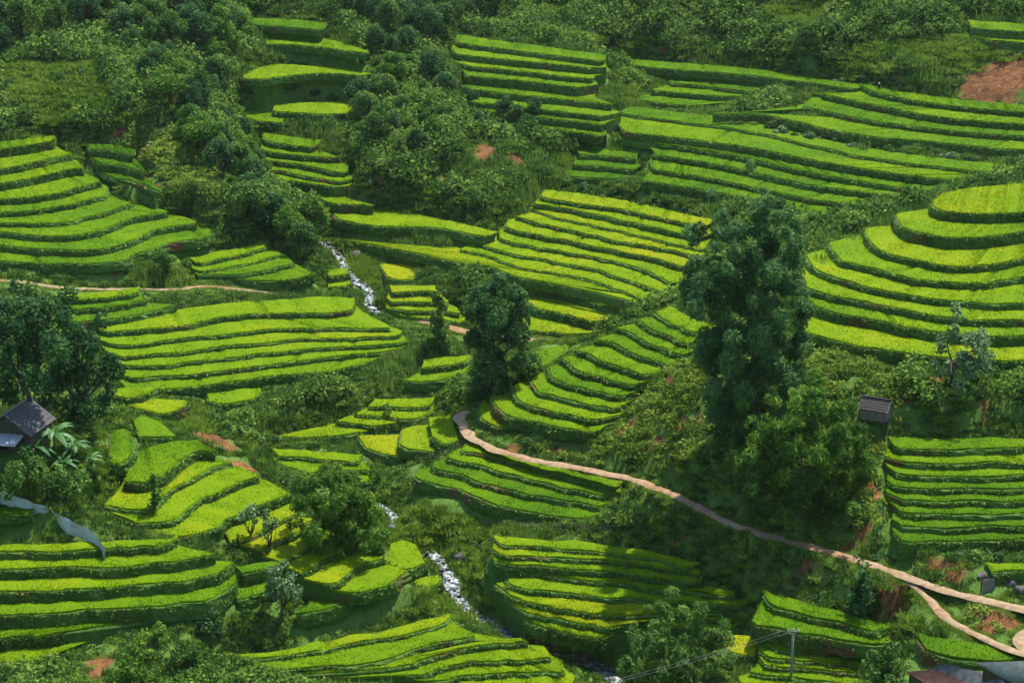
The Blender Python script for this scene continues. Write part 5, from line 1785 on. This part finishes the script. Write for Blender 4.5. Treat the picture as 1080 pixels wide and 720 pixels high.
M['skin'] = plain('skin', (.20, .11, .07), (.26, .15, .10), 3, .6)
M['cloth'] = plain('dark_cloth', (.018, .018, .028), (.04, .035, .05), 4, .9)
M['straw'] = plain('pale_straw', (.55, .52, .42), (.75, .72, .62), 6, .8)
P = hit([(927, 96.5)])[0]
who = empty('person', P, R(25)); tag(who, 'farmer in dark clothes and a pale conical hat standing on the highest terrace', 'person')
J = [(0, 0, .92, .12), (0, .02, 1.12, .12), (0, .02, 1.34, .13), (0, 0, 1.46, .055), (0, -.02, 1.56, .085), (0, -.03, 1.66, .08),
     (-.09, 0, .86, .085), (-.11, -.02, .48, .06), (-.11, .02, .08, .045), (-.11, -.12, .04, .04), (.09, 0, .86, .085), (.12, -.10, .48, .06), (.12, -.04, .08, .045), (.12, -.18, .04, .04),
     (-.19, .02, 1.36, .055), (-.25, 0, 1.08, .045), (-.22, -.16, .90, .032), (-.21, -.23, .85, .03), (.19, .02, 1.36, .055), (.25, -.02, 1.08, .045), (.20, -.20, .94, .032), (.18, -.27, .90, .03)]
Bn = [(0, 1), (1, 2), (2, 3), (3, 4), (4, 5), (0, 6), (6, 7), (7, 8), (8, 9), (0, 10), (10, 11), (11, 12), (12, 13), (2, 14), (14, 15), (15, 16), (16, 17), (2, 18), (18, 19), (19, 20), (20, 21)]
skinned('body', J, Bn, M['skin'], who)
keep = [0, 1, 2, 6, 7, 8, 10, 11, 12, 14, 15, 18, 19]
mp = {k: i for i, k in enumerate(keep)}
skinned('clothing', [(*J[k][:3], J[k][3] + .03) for k in keep], [(mp[a], mp[b]) for a, b in Bn if a in mp and b in mp], M['cloth'], who)
mb = MB(); mb.tube([(0, -.03, 1.64), (0, -.03, 1.72), (0, -.03, 1.84)], [.27, .16, .015], 14); mb.build('hat', M['straw'], who, True)

# ------------------------------------------------------------------ the moist air of the valley
m, t, out = nodes('haze')
v = N(t, 'ShaderNodeVolumePrincipled')
v.inputs['Color'].default_value = (.86, .93, 1.0, 1)
v.inputs['Density'].default_value = HAZE
v.inputs['Anisotropy'].default_value = .1
t.links.new(v.outputs[0], out.inputs['Volume'])
lo, hi = float(HZ.min()) - 1, float(max(HZ.max(), EYE)) + 12
x0, x1, y0, y1 = GX0 - 4, GX1 + 4, GY0 - 4, GY1 + 4
bv = [(x, y, z) for z in (lo, hi) for x, y in ((x0, y0), (x1, y0), (x1, y1), (x0, y1))]
hz = mesh_np('haze', bv, [(3, 2, 1, 0), (4, 5, 6, 7), (0, 1, 5, 4), (1, 2, 6, 5), (2, 3, 7, 6), (3, 0, 4, 7)], None, [m])
tag(hz, kind='stuff')
